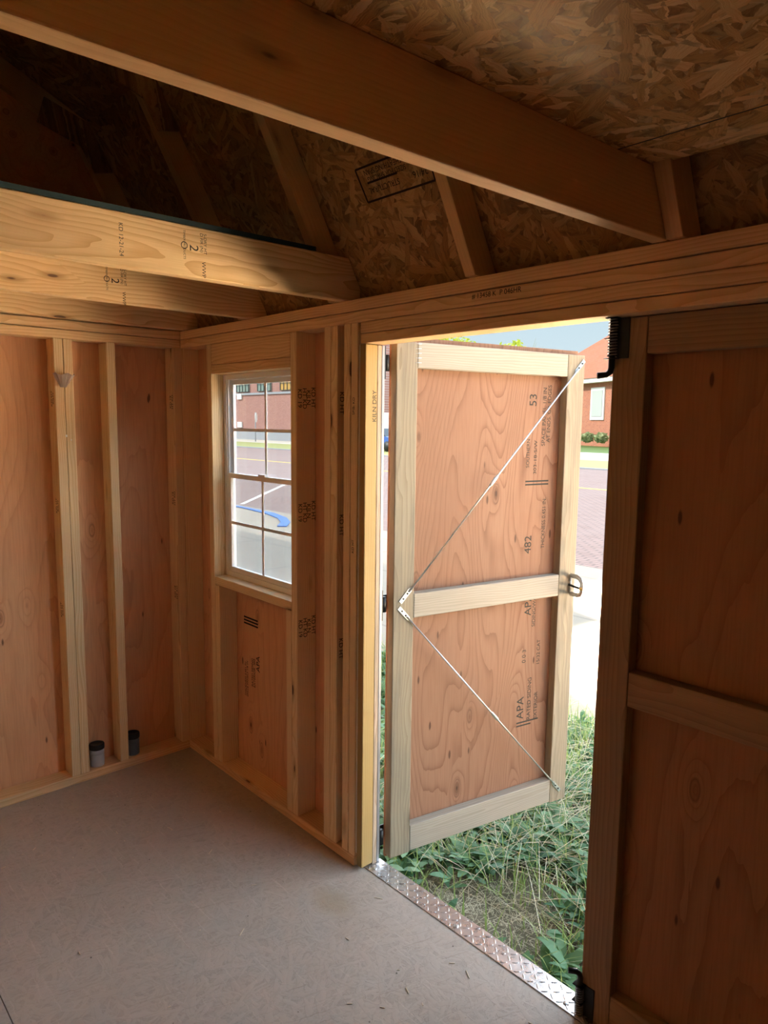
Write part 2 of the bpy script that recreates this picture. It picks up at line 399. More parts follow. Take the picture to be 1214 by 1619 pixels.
def lathe(name, prof, mat, parent=None, seg=32, loc=(0, 0, 0), local=True):
    bm = bmesh.new(); rings = []
    for r_, z in prof: rings.append([bm.verts.new((r_*math.cos(2*math.pi*j/seg), r_*math.sin(2*math.pi*j/seg), z)) for j in range(seg)])
    for A, B in zip(rings, rings[1:]):
        for j in range(seg): bm.faces.new((A[j], A[(j+1) % seg], B[(j+1) % seg], B[j]))
    if prof[0][0] > 1e-4: bm.faces.new(rings[0][::-1])
    if prof[-1][0] > 1e-4: bm.faces.new(rings[-1])
    me = to_mesh(bm); set_wc(me, 2)
    me.polygons.foreach_set('use_smooth', [len(p.vertices) == 4 for p in me.polygons])
    return mk(name, me, mat, parent, local, loc)
def ink(body, size, pos, right, up, parent, mat=None, name='ink_stamp', label=None, local=False, sx=1.0, align='LEFT'):
    """printing on a surface, read along `right`, with the letters standing along `up`"""
    cu = bpy.data.curves.new('lettering', 'FONT'); cu.body = body; cu.size = size; cu.extrude = 0.0001
    cu.align_x = align; cu.align_y = 'CENTER'; cu.space_line = 0.85
    R_ = Vector(right).normalized(); U_ = Vector(up).normalized(); N_ = R_.cross(U_)
    m = Matrix((R_*sx, U_, N_)).transposed().to_4x4(); m.translation = Vector(pos) + N_*0.0006
    o = bpy.data.objects.new(name, cu); C.objects.link(o); cu.materials.append(mat or M_INK)
    o.matrix_basis = m
    attach(o, parent, local)
    if label: o['label'] = label
    return o

H = 2.01; T = 0.038; D = 0.089
# ------------------------------------------------------------------ room shell
def osb_flat(c): return (c.x, c.y, 0.0)
fl = box('floor', (-0.101, -1.119, -0.018), (4.10, 0.022, 0.0), M_FLOOR, flat=osb_flat, bev=0.0); props(fl, 'grey-brown painted strand board floor, scratched and scuffed', 'floor', kind='structure')
fl2 = box('floor', (-0.101, -2.50, -0.018), (4.10, -1.1215, 0.0), M_FLOOR, flat=osb_flat, bev=0.0); props(fl2, 'second sheet of the painted strand board floor behind the viewer', 'floor', kind='structure')
# seam of the floor sheets, seen bottom left
# end wall siding (left in the photo)
def up_flat(off):
    return lambda c: (c.z + off, c.y + off*0.3, c.x*0.2 + off)
wl = box('wall_left', (-0.101, -2.49, -0.02), (-0.089, 0.089, H), M_PLY, flat=lambda c: (c.z+3.0, c.y+1.0, 0.3), bev=0.0)
props(wl, 'reddish fir plywood siding behind the studs of the left end wall', 'wall', kind='structure')
bm = bmesh.new()
def slab(lo, hi):
    b2 = bmesh.new(); bm_box(b2, lo, hi); m2 = bpy.data.meshes.new('t'); b2.to_mesh(m2); b2.free(); bm.from_mesh(m2); bpy.data.meshes.remove(m2)
y0, y1 = 0.089, 0.101
slab((-0.101, y0, -0.02), (0.276, y1, 2.0)); slab((0.276, y0, -0.02), (0.873, y1, 0.911)); slab((0.276, y0, 1.805), (0.873, y1, 2.0)); slab((0.873, y0, -0.02), (1.262, y1, 2.0))
slab((1.262, y0, 1.880), (3.10, y1, 2.0)); slab((3.10, y0, -0.02), (4.10, y1, 2.0))
me = to_mesh(bm); set_wc(me, flat=lambda c: (c.z+8.0, c.x+2.0, 0.7)); wf = mk('wall_front', me, M_PLY)
props(wf, 'fir plywood siding of the wall with the window and the double doors', 'wall', kind='structure')
wb = box('wall_back', (-0.101, -2.501, -0.02), (4.10, -2.489, 2.0), M_PLY, flat=lambda c: (c.z, c.x, 0.1), bev=0.0); props(wb, 'plywood back wall behind the viewer', 'wall', kind='structure')
wr = box('wall_right', (4.089, -2.49, -0.02), (4.101, 0.089, H), M_PLY, flat=lambda c: (c.z, c.y, 0.9), bev=0.0); props(wr, 'plywood end wall to the right of the viewer', 'wall', kind='structure')

# gambrel roof
SL = 0.55
def ys(z): return 0.09-(z-2.01)*SL
KZ = 2.83; KY = ys(KZ); RZ = KZ + (KY+1.2)*math.tan(math.radians(25)); MID = -1.2
def mirror(yz): return [(2*MID-y, z) for y, z in yz]
t = 0.012
low = [(ys(1.90), 1.90), (KY, KZ), (KY+0.013, KZ+0.010), (ys(1.90)+0.014, 1.90)]
upp = [(KY, KZ), (MID, RZ), (MID, RZ+0.013), (KY+0.005, KZ+0.014)]
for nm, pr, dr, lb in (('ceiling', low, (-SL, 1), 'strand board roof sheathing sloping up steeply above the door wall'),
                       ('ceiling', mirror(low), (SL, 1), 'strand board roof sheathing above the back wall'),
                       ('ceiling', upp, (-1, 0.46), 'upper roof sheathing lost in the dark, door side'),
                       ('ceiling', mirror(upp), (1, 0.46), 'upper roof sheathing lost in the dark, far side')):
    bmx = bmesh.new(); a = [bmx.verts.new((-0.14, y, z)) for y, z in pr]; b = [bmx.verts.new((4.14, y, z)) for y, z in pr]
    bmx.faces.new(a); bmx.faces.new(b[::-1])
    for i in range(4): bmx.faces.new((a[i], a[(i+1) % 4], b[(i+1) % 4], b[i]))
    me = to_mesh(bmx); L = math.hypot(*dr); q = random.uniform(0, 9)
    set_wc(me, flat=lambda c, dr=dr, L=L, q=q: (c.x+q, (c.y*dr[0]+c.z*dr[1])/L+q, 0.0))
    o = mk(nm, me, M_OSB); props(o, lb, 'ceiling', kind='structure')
    if pr is low: ROOF_LOW = o
gab = [(0.09, H-0.01)] + [(KY, KZ), (MID, RZ)] + mirror([(KY, KZ)]) + mirror([(0.09, H-0.01)])
for xa, lb, nm in ((-0.101, 'dark plywood gable above the left end wall', 'wall_left'), (4.089, 'plywood gable above the right end wall', 'wall_right')):
    g = prism_x(nm, gab, xa, xa+0.012, M_PLY); props(g, lb, 'wall', kind='structure')

# ------------------------------------------------------------------ framing of the end wall
def member(name, lo, hi, label, cat, mat=M_STUD, group=None, axis=None):
    return props(box(name, lo, hi, mat, axis=axis), label, cat, group)
zS0, zS1 = T, H-2*T
member('bottom_plate', (-D, -2.40, 0), (0, 0, T), 'pine bottom plate lying along the foot of the left end wall', 'plate', M_PLATE)
member('top_plate', (-D, -2.40, H-2*T), (0, -0.001, H-T-0.0015), 'lower of the two stacked top plates on the left end wall', 'plate', M_PLATE)
member('top_plate', (-D, -2.40, H-T+0.001), (0, -0.001, H), 'upper of the two stacked top plates on the left end wall', 'plate', M_PLATE)
g1 = 'studs of the left end wall'
sA = member('wall_stud', (-D, -0.562, zS0), (0, -0.5245, zS1), 'left stud of the nailed pair left of the grey canister, paper scrap near its top', 'stud', group=g1)
sB = member('wall_stud', (-D, -0.5235, zS0), (0, -0.486, zS1), 'right stud of the nailed pair, standing directly left of the grey canister', 'stud', group=g1)
sC = member('wall_stud', (-D, -0.345, zS0), (0, -0.307, zS1), 'single pale stud between the two canisters on the end wall', 'stud', group=g1)
sD = member('wall_stud', (-D, -0.038, zS0), (0, -0.0005, zS1), 'stud of the left end wall tight against the room corner', 'stud', group=g1)
for y in (-0.97, -1.38): member('wall_stud', (-D, y, zS0), (0, y+T, zS1), 'end wall stud beyond the left edge of the view, %s from the corner' % {-0.97: 'nearest', -1.38: 'second', -1.79: 'third', -2.20: 'farthest'}[y], 'stud', group=g1)
# ------------------------------------------------------------------ framing of the door wall
member('bottom_plate', (-D, 0, 0), (1.262, D, T), 'pine bottom plate below the window, ending at the door opening', 'plate', M_PLATE)
member('bottom_plate', (3.10, 0, 0), (4.09, D, T), 'bottom plate of the door wall right of the doors', 'plate', M_PLATE)
pl1 = member('top_plate', (-D, 0, H-2*T), (4.09, D, H-T-0.0015), 'lower of the two long top plates over window and doors, inked number on it', 'plate', M_PLATE)
member('top_plate', (-D, 0, H-T+0.001), (4.09, D, H), 'upper of the two long top plates over window and doors', 'plate', M_PLATE)
g2 = 'studs of the door wall'
member('wall_stud', (-D, 0.0005, zS0), (-0.0505, D, zS1), 'door wall stud hidden in the room corner, its side just showing', 'stud', group=g2)
box_c = member('wall_stud', (-0.0495, 0.0005, zS0), (-0.001, D, zS1), 'flat backing stud just inside the room corner', 'stud', group=g2)
member('wall_stud', (0.2375, 0, zS0), (0.2755, D, zS1), 'stud on the left side of the window, brightly lit on its window side', 'stud', group=g2)
k2 = member('wall_stud', (0.8735, 0, zS0), (0.9115, D, zS1), 'stud on the right side of the window, wide dark side with three rows of stamps', 'stud', group=g2)
member('cripple_stud', (0.2765, 0, T), (0.3135, D, 0.873), 'short stud under the left end of the window sill', 'stud', group='short studs below the sill')
member('cripple_stud', (0.8355, 0, T), (0.8725, D, 0.873), 'short stud under the right end of the window sill', 'stud', group='short studs below the sill')
member('window_sill_board', (0.2765, 0, 0.874), (0.8725, D, 0.911), 'flat rough sill board below the window', 'sill', M_STUD)
member('header', (0.2765, 0, 1.8455), (0.8725, T, zS1-0.001), 'header board on edge above the window', 'header', M_PLATE)
member('header', (0.2765, T+0.001, 1.8455), (0.8725, D, zS1-0.001), 'outer header board hidden behind the one above the window', 'header', M_PLATE)
member('header', (0.2765, 0, 1.806), (0.8725, D, 1.8445), 'flat header board directly over the window frame', 'header', M_PLATE)
sE = member('wall_stud', (1.0795, 0, zS0), (1.1165, D, zS1), 'first of the four studs grouped left of the door opening', 'stud', group=g2)
sF = member('wall_stud', (1.1175, 0, zS0), (1.1545, D, zS1), 'second of the four studs left of the door opening, stamps on its side', 'stud', group=g2)
sG = member('wall_stud', (1.1895, 0, zS0), (1.2245, D, zS1), 'third of the four studs left of the door opening', 'stud', group=g2)
sH = member('wall_stud', (1.2285, 0, zS0), (1.2625, D, zS1), 'fourth of the four studs, nearest the door opening', 'stud', group=g2)
shim = props(box('shim_board', (1.2635, 0.004, 0.052), (1.2735, 0.05, 1.862), M_PRIME), 'thin white strip between the last stud and the door jamb', 'strip')
jamb = props(box('door_jamb', (1.2745, 0.0, 0.012), (1.304, 0.052, 1.862), M_JAMB), 'yellow pine jamb post at the left of the open doorway', 'jamb')
jw = box('jamb_board', (1.276, 0.053, 0.004), (1.3035, 0.0725, 1.862), M_OLD, jamb); props(jw, 'weathered brown strip behind the yellow face')
jf = box('edge_flashing', (1.276, 0.073, 0.004), (1.304, 0.085, 1.862), M_FLASH, jamb, bev=0.001); props(jf, 'grey metal edge strip')
jamb2 = props(box('door_jamb', (3.062, 0.0, 0.012), (3.099, 0.085, 1.862), M_STUD), 'jamb post right of the closed door', 'jamb')
member('header', (1.2745, 0, 1.8975), (3.099, D-0.001, zS1-0.001), 'upper flat header board over the double doors', 'header', M_PLATE)
member('header', (1.2745, 0.002, 1.8645), (3.099, D-0.004, 1.8955), 'lower flat header board over the double doors, its underside catching light', 'header', M_PLATE)
for x in (3.10, 3.50, 3.90): member('wall_stud', (x, 0, zS0), (x+T, D, zS1), 'door wall stud right of the doors, %s' % {3.10: 'beside the jamb', 3.50: 'middle one', 3.90: 'the farthest'}[x], 'stud', group=g2)
# back wall framing, plain
member('bottom_plate', (0.0, -2.488, 0), (4.09, -2.40, T), 'bottom plate of the back wall', 'plate', M_PLATE)
member('top_plate', (0.0, -2.488, H-2*T), (4.09, -2.40, H), 'top plate of the back wall', 'plate', M_PLATE)
# grade stamps
UP, XP, YP = Vector((0, 0, 1)), Vector((1, 0, 0)), Vector((0, 1, 0))
def stampcol(parent, face, x, y, z, rows, size=0.021, sxx=1.0):
    if face == '+x': ink(rows, size, (x, y, z), -UP, YP, parent, align='CENTER', sx=sxx)
    elif face == '-y': ink(rows, size, (x, y, z), -UP, XP, parent, align='CENTER', sx=sxx)
KD = 'KILN\nDRY HT'
for z in (1.692, 1.262, 0.809):
    stampcol(k2, '+x', 0.9115, 0.026, z, 'HT KD\nKD 19', 0.026); stampcol(k2, '+x', 0.9115, 0.066, z+0.004, 'KD HT\nKILN', 0.026)
    stampcol(sF, '+x', 1.1545, 0.020, z-0.02, 'KD HT', 0.026)
    stampcol(sH, '+x', 1.2625, 0.006, z+0.03, '', 0.02) if False else None
for z in (1.689, 1.240, 0.787):
    ink('KD HT\nKILN', 0.022, (-0.036, -0.562, z), UP, -XP, sA, align='CENTER'); ink('KD 19\nHT KD', 0.022, (-0.030, -0.038, z), UP, -XP, sD, align='CENTER')
ink('SPIB: KD', 0.016, (1.244, 0.0, 1.66), UP, -XP, sH, align='CENTER'); ink('KD HT', 0.016, (1.244, 0, 1.18), UP, -XP, sH, align='CENTER')
ink('# 13458 K  P 046HR', 0.020, (1.755, 0.0, 1.957), XP, UP, pl1, label='small inked number on the top plate')
ink('KILN DRY', 0.024, (1.304, 0.040, 1.66), UP, -YP, jamb, M_INKG, align='CENTER')

# plywood print below the window
ink('THICKNESS 0.451 IN\nSPACE PANELS 1/8 IN', 0.018, (0.392, 0.0888, 0.36), UP, -XP, wf, label='faded black print on the plywood below the window')
ink('RATED SIDING\nEXTERIOR  303', 0.020, (0.450, 0.0888, 0.42), UP, -XP, wf)
ink('APA', 0.040, (0.490, 0.0888, 0.50), UP, -XP, wf)
for dz in (0.0, 0.014, 0.028): box('ink_bar', (0.375, 0.0882, 0.700+dz), (0.49, 0.0889, 0.707+dz), M_INK, wf, bev=0)

# ------------------------------------------------------------------ loft joists, decks, trusses
def joist(x1, ang, label, y_end=0.06, group='loft joists', z0=H+0.001, y0=-2.45, dep=0.140):
    """board on edge running across the shed; x1 = its room-side face at the door wall"""
    bm = bmesh.new(); bm_box(bm, (-T, y0, 0), (0, y_end, dep), 0.003)
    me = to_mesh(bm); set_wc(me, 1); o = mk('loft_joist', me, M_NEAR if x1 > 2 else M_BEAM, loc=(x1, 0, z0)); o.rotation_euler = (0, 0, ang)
    return props(o, label, 'joist', group)
AN = -math.radians(1.4)
jn = joist(2.318, math.radians(-2.0)*-1*-1 if False else -math.radians(-2.0)*-1, 'big overhead joist crossing the top of the view, lit along its underside', y_end=0.0)
jn.rotation_euler = (0, 0, -math.radians(2.0)); 
j1 = joist(1.196, -math.radians(1.2), 'nearest of the three far loft joists, warmly lit face with knots', y_end=0.066)
j2 = joist(0.602, -math.radians(1.0), 'middle of the three far loft joists, long crack in its face', y_end=0.075)
j3 = joist(0.05, 0.0, 'rim joist lying on the left end wall under the loft deck', y_end=0.062)
joist(2.93, 0, 'overhead joist just right of the view'); joist(3.54, 0, 'overhead joist above the viewer'); joist(4.08, 0, 'overhead rim joist on the right end wall')
ink('KD 12-21-24', 0.016, (1.2115, -0.768, 2.115), -UP, YP, j1, M_INKG, label='small faded lot number')
def grade(parent, x, y, z, s):
    ink('TIMBER PRODUCTS', 0.009*s, (x, y-0.028*s, z+0.045*s), -UP, YP, parent, M_INK, label='small black grade mark')
    ink('2', 0.038*s, (x, y, z+0.010*s), -UP, YP, parent, M_INK)
    ink('S-DRY HT\nD FIR (N)', 0.013*s, (x, y+0.030*s, z+0.045*s), -UP, YP, parent, M_INK)
    ink('WWP', 0.017*s, (x, y+0.03*s, z-0.032*s), -UP, YP, parent, M_INK)
    ring = tube('ink_stamp', [(x+0.0004, y-0.028*s+0.009*s*math.cos(a), z+0.004+0.009*s*math.sin(a)) for a in [i*math.pi/8 for i in range(16)]], 0.0011, M_INK, parent, 6, closed=True)
grade(j1, 1.2088, -0.560, 2.085, 1.0); grade(j2, 0.6118, -0.545, 2.078, 1.0)
# loft decks
d1 = box('loft_deck', (-0.09, -2.38, H+0.142), (1.165, -0.105, H+0.157), M_LOFT, flat=osb_flat, bev=0); props(d1, 'dark loft deck sheet on the far joists, teal painted edge', 'deck')
ed = box('painted_edge', (1.1653, -2.38, H+0.1425), (1.1673, -0.105, H+0.1565), M_TEAL, d1, bev=0)
props(ed, 'teal sealed edge')
d1.rotation_euler = (0, 0, -math.radians(-1.2)*-1)
d2 = box('loft_deck', (2.262, -2.40, H+0.142), (4.08, -0.208, H+0.157), M_LOFT, flat=osb_flat, bev=0.002); props(d2, 'strand board loft deck overhead at the upper right, lit from the doorway', 'deck')
d3 = box('loft_deck', (2.285, -0.2035, H+0.142), (4.08, -0.072, H+0.157), M_LOFT, flat=lambda c: (c.y*0.7+7, c.x*0.8, 0.0), bev=0.002); props(d3, 'narrow ripped deck strip beyond the black seam overhead', 'deck')
box('painted_edge', (2.285, -0.2075, H+0.1425), (4.08, -0.2038, H+0.150), M_TEAL, d2, bev=0)

def truss(x0, label, foot=0.0):
    """one gambrel roof frame: two steep rafters, two shallow ones, strand board gussets at the knees"""
    x1 = x0+T; R0 = empty('roof_truss', (x0+T/2, MID, H), label, 'rafter', 'gambrel rafters')
    n = 0.1016
    IK = (KY-0.052, KZ-0.085)
    zf = H+0.0015
    lowr = [(ys(zf)-n, zf), (ys(zf)-0.004, zf), (KY-0.004, KZ), IK]
    uppr = [IK, (KY-0.004, KZ-0.003), (MID+0.0, RZ-0.003), (MID+0.0, RZ-0.10)]
    for pts, dr in ((lowr, (-SL, 1)), (uppr, (-1, 0.46))):
        prism_x('rafter', pts, x0, x1, M_NEAR, R0, dr, bev=0.0015); prism_x('rafter', mirror(pts), x0, x1, M_NEAR, R0, (-dr[0], dr[1]), bev=0.0015)
    gs = [(KY-0.18, KZ+0.045), (KY-0.21, KZ-0.055), (IK[0]+0.01, IK[1]-0.02), (KY+0.01, KZ-0.20), (KY+0.09, KZ-0.18), (KY-0.008, KZ-0.008)]
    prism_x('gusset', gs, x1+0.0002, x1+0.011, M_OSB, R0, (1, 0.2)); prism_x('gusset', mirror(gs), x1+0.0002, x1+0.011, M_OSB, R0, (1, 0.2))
    return R0
truss(-0.086, 'rafter pair against the dark left gable')
truss(0.523, 'rafter pair standing behind the middle far joist, faint in the dark')
truss(1.118, 'rafter pair rising behind the end of the nearest far joist')
truss(1.738, 'rafter pair over the left part of the doorway, between two bays')
truss(2.3195, 'rafter pair beside the end of the big overhead joist')
truss(2.935, 'rafter pair just right of the view'); truss(3.545, 'rafter pair above the viewer'); truss(4.045, 'rafter pair against the right gable')

# inked panel stamp on the steep roof sheathing
sv = Vector((0, -SL, 1)).normalized(); nrm = Vector((0, -1, -SL)).normalized()
def roof_pt(x, z): return Vector((x, ys(z), z)) + nrm*0.0008
def roof_bar(xa, za, xb, zb, w=0.006):
    A, B = roof_pt(xa, za), roof_pt(xb, zb); d_ = (B-A).normalized(); s_ = d_.cross(nrm)*w/2
    bm = bmesh.new(); vs = [bm.verts.new(p) for p in (A-s_, B-s_, B+s_, A+s_)]; vs2 = [bm.verts.new(v.co+nrm*0.0003) for v in vs]
    bm.faces.new(vs2); bm.faces.new(vs[::-1])
    for i in range(4): bm.faces.new((vs[i], vs[(i+1) % 4], vs2[(i+1) % 4], vs2[i]))
    me = to_mesh(bm); return mk('ink_stamp', me, M_INK, ROOF_LOW)
for q in ((1.368, 2.362, 1.375, 2.277), (1.375, 2.277, 1.66, 2.277), (1.368, 2.362, 1.50, 2.362), (1.50, 2.362, 1.66, 2.362), (1.66, 2.362, 1.66, 2.277), (1.40, 2.322, 1.53, 2.322)): roof_bar(*q)
ink('SHEATHING SPAN', 0.022, roof_pt(1.56, 2.348), -XP, -sv, ROOF_LOW, label='black panel print on the roof sheathing', sx=0.9)
ink('SIZED FOR SPACING', 0.021, roof_pt(1.57, 2.330), -XP, -sv, ROOF_LOW, sx=0.85)
ink('STRUCTURAL', 0.024, roof_pt(1.53, 2.303), -XP, -sv, ROOF_LOW, sx=0.9)
ink('24/16', 0.026, roof_pt(1.645, 2.305), -XP, -sv, ROOF_LOW)

# ------------------------------------------------------------------ window
WY0, WY1 = 0.058, 0.100
win = empty('window_1', (0.575, 0.08, 0.911), 'white double-hung window with a grille of four panes in each sash', 'window', kind='structure')
X0, X1, Z0, Z1 = 0.2765, 0.8725, 0.9115, 1.8055
def frame4(name, xa, xb, za, zb, w, ya, yb, mat, parent):
    return boxes(name, [((xa, ya, za), (xa+w, yb, zb)), ((xb-w, ya, za), (xb, yb, zb)), ((xa+w, ya, za), (xb-w, yb, za+w)), ((xa+w, ya, zb-w), (xb-w, yb, zb))], mat, parent, bev=0.001)
fr = frame4('window_frame', X0, X1, Z0, Z1, 0.022, WY0, WY1, M_WHITE, win)
ZM = 1.362
boxes('track', [((X0+0.022, 0.064, Z0+0.022), (X0+0.030, 0.068, Z1-0.022)), ((X0+0.022, 0.078, Z0+0.022), (X0+0.030, 0.082, Z1-0.022)), ((X1-0.030, 0.078, Z0+0.022), (X1-0.022, 0.082, Z1-0.022))], M_WHITE, win)
up_s = frame4('upper_sash', X0+0.024, X1-0.024, ZM-0.010, Z1-0.023, 0.020, 0.081, 0.095, M_WHITE, win)
lo_s = frame4('lower_sash', X0+0.024, X1-0.024, Z0+0.023, ZM+0.014, 0.021, 0.062, 0.077, M_WHITE, win)
for nm, sash, yy, za, zb in (('u', up_s, 0.088, ZM+0.010, Z1-0.043), ('l', lo_s, 0.0695, Z0+0.044, ZM-0.007)):
    g_ = box('pane', (X0+0.044, yy-0.001, za), (X1-0.044, yy+0.001, zb), M_GLASS, sash, bev=0)
    xm = (X0+X1)/2; zm = (za+zb)/2
    boxes('muntin', [((xm-0.0065, yy-0.005, za), (xm+0.0065, yy-0.0012, zb)), ((X0+0.044, yy-0.005, zm-0.0065), (xm-0.0065, yy-0.0012, zm+0.0065)), ((xm+0.0065, yy-0.005, zm-0.0065), (X1-0.044, yy-0.0012, zm+0.0065))], M_WHITE, sash)
sl = boxes('sash_lock', [((xm-0.025, 0.060, ZM+0.0145), (xm+0.025, 0.078, ZM+0.022))], M_WHITE, lo_s)
sc = box('insect_screen', (X0+0.03, 0.0965, Z0+0.024), (X1-0.03, 0.0972, ZM), M_SCREEN, win, bev=0)

# ------------------------------------------------------------------ door leaves
def leaf(o, fmat, rmat, pmat, W_=0.885, zh=1.882, drop=0.012):
    """inner face on y=0, panel behind; x from one stile to the other"""
    sw = 0.086; lt = 0.090
    box('stile', (0, 0, 0), (sw, T, zh), fmat, o, local=True); box('stile', (W_-lt, 0, 0), (W_, T, zh), fmat, o, local=True)
    for za, zb in ((zh-0.087, zh), (0.907, 0.996), (0.005, 0.105)):
        box('rail', (sw+0.0008, 0, za), (W_-lt-0.0008, T, zb), rmat, o, local=True)
    off = random.uniform(0, 20)
    return box('door_panel', (0.001, T+0.0005, -drop), (W_-0.001, T+0.0125, zh+0.020), pmat, o, local=True, bev=0.0008, flat=lambda c: (c.z+off, c.x+off*0.37, off))
TH = math.radians(78.2)
dl = empty('door_1', (1.316, 0.128, 0.0), 'open door leaf swung outward, pale frame around pink fir plywood', 'door', kind='structure', rz=TH)
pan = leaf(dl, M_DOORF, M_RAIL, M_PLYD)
Z_ = -0.0005
def rod(name, a, b, tb):
    a = Vector((a[0], -0.006, a[1])); b = Vector((b[0], -0.006, b[1])); d_ = (b-a).normalized()
    R1 = tube(name, [a+d_*0.05, b-d_*0.05], 0.0032, M_ZINC, dl, 8, local=True)
    for p, s_ in ((a, 1), (b, -1)):
        tube('end_plate', [p, p+d_*s_*0.012, p+d_*s_*0.055, p+d_*s_*0.065], [0.004, 0.009, 0.009, 0.004], M_ZINC, R1, 10, local=False, flat=(1.0, 1.0)) if False else None
        n_ = Vector((0, 1, 0)); s2 = d_.cross(n_)*0.0075
        bm = bmesh.new()
        q = [p-s2, p+d_*s_*0.06-s2, p+d_*s_*0.072, p+d_*s_*0.06+s2, p+s2]
        va = [bm.verts.new(v+Vector((0, 0.0052, 0))) for v in q]; vb = [bm.verts.new(v+Vector((0, 0.0025, 0))) for v in q]
        bm.faces.new(va); bm.faces.new(vb[::-1])
        for i in range(5): bm.faces.new((va[i], va[(i+1) % 5], vb[(i+1) % 5], vb[i]))
        me = to_mesh(bm); set_wc(me, 0); e_ = mk('end_plate', me, M_ZINC); attach(e_, R1, local=True)
        for kk in (0.018, 0.042):
            c_ = p+d_*s_*kk
            s3 = tube('screw', [c_+Vector((0, 0.002, 0)), c_+Vector((0, -0.0005, 0))], 0.0032, M_BLACK, None, 8); attach(s3, R1, local=True)
    ta = a+(b-a)*(tb-0.022); tt = a+(b-a)*(tb+0.022)
    s4 = tube('turnbuckle', [ta, ta+d_*0.006, tt-d_*0.006, tt], [0.004, 0.0065, 0.0065, 0.004], M_ZINC, None, 10); attach(s4, R1, local=True)
    return R1
props(rod('brace_rod', (0.027, 0.971), (0.880, 1.862), 0.475), 'upper diagonal steel rod with turnbuckle')
props(rod('brace_rod', (0.022, 0.953), (0.850, 0.045), 0.545), 'lower diagonal steel rod with turnbuckle')
# pull handle: flat loop standing off the latch stile
hx = 0.852
loop = []
for (v, z) in ((0.0, 0.012), (0.0, 0.074), (-0.006, 0.081), (-0.040, 0.081), (-0.056, 0.075), (-0.066, 0.060), (-0.066, 0.022), (-0.060, 0.010), (-0.045, 0.005), (-0.006, 0.004)):
    loop.append((hx, v-0.003, 0.908+z))
hl = tube('door_handle', loop, 0.006, M_CHROM, dl, 8, local=True, closed=True, flat=(1.6, 0.35)); props(hl, 'chrome loop handle')
sp_ = tube('spindle', [(hx, 0.0, 0.948), (hx, -0.058, 0.944)], 0.005, M_BLACK, None, 8); attach(sp_, hl, local=True)
lk = tube('lock_cylinder', [(hx-0.001, -0.066, 0.944), (hx-0.001, -0.072, 0.944)], 0.007, simple('brass', (0.55, 0.35, 0.10), 0.3, 0.8), None, 12); attach(lk, hl, local=True)
# print on the panel (reads upward)
PV = T+0.0003
def pt(body, size, u0, z0, m=M_INKG, sx=1.0):
    return ink(body, size, (u0, PV, z0), UP, -XP, dl, m, name='ink_stamp', local=True, sx=sx)
pt('53', 0.052, 0.655, 1.675); pt('SPACE PANEL 1/8 IN', 0.026, 0.715, 1.520, sx=1.0); pt('AT ENDS. OR EDGES', 0.026, 0.740, 1.535, sx=0.95)
pt('SOUTHERN', 0.022, 0.637, 1.435); pt('303-18-S/W', 0.022, 0.676, 1.408, sx=1.25); pt('THICKNESS 0.451 IN.', 0.026, 0.733, 1.104, sx=0.88)
pt('482', 0.050, 0.655, 1.088); pt('APA', 0.050, 0.668, 0.830); pt('SIDING/WALL', 0.024, 0.700, 0.780); pt('15/32 CAT', 0.024, 0.733, 0.612)
pt('0 0 3', 0.028, 0.656, 0.632); pt('RATED SIDING', 0.028, 0.692, 0.380); pt('EXTERIOR', 0.026, 0.729, 0.376); pt('APA', 0.052, 0.646, 0.392)
for za, ua, ub in ((1.378, 0.628, 0.750), (1.365, 0.628, 0.750), (0.374, 0.628, 0.745), (0.360, 0.628, 0.705)):
    b_ = box('ink_bar', (ua, PV-0.0004, za), (ub, PV, za+0.006), M_INKG, dl, local=True, bev=0)
# staples at the joint of the top rail
for i in range(5):
    s_ = tube('staple', [(0.076, -0.001, 1.812+i*0.016), (0.100, -0.001, 1.813+i*0.016)], 0.0009, M_ZINC, dl, 6, local=True)
# hinges, black strap hinges on the outside of the jamb
for za, nm in ((1.752, 'upper'), (0.912, 'middle'), (0.03, 'lower')):
    hg = boxes('hinge', [((1.274, 0.0855, za), (1.303, 0.0905, za+0.11))], M_BLACK, dl, bev=0.001)
    props(hg, nm + ' black hinge')
    kn = tube('knuckle', [(1.290, 0.103, za+0.028), (1.290, 0.103, za+0.082)], 0.0115, M_BLACK, hg, 12)
    st = boxes('hinge_strap', [((-0.02, T+0.013, za+0.03), (0.14, T+0.017, za+0.08))], M_BLACK, None); attach(st, hg); st.parent = hg
    st.matrix_parent_inverse = chain(hg).inverted() @ chain(dl)
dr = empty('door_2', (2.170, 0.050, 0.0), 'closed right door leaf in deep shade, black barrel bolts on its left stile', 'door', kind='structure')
leaf(dr, M_DOORD, M_DOORD, ply_mat('shaded_door_panel', (0.36, 0.175, 0.08), (0.22, 0.09, 0.035), (0.05, 0.02, 0.01), freq=6.0, deep=0.6), zh=1.862)  # closed leaf's shade is mixed into the panel colours too
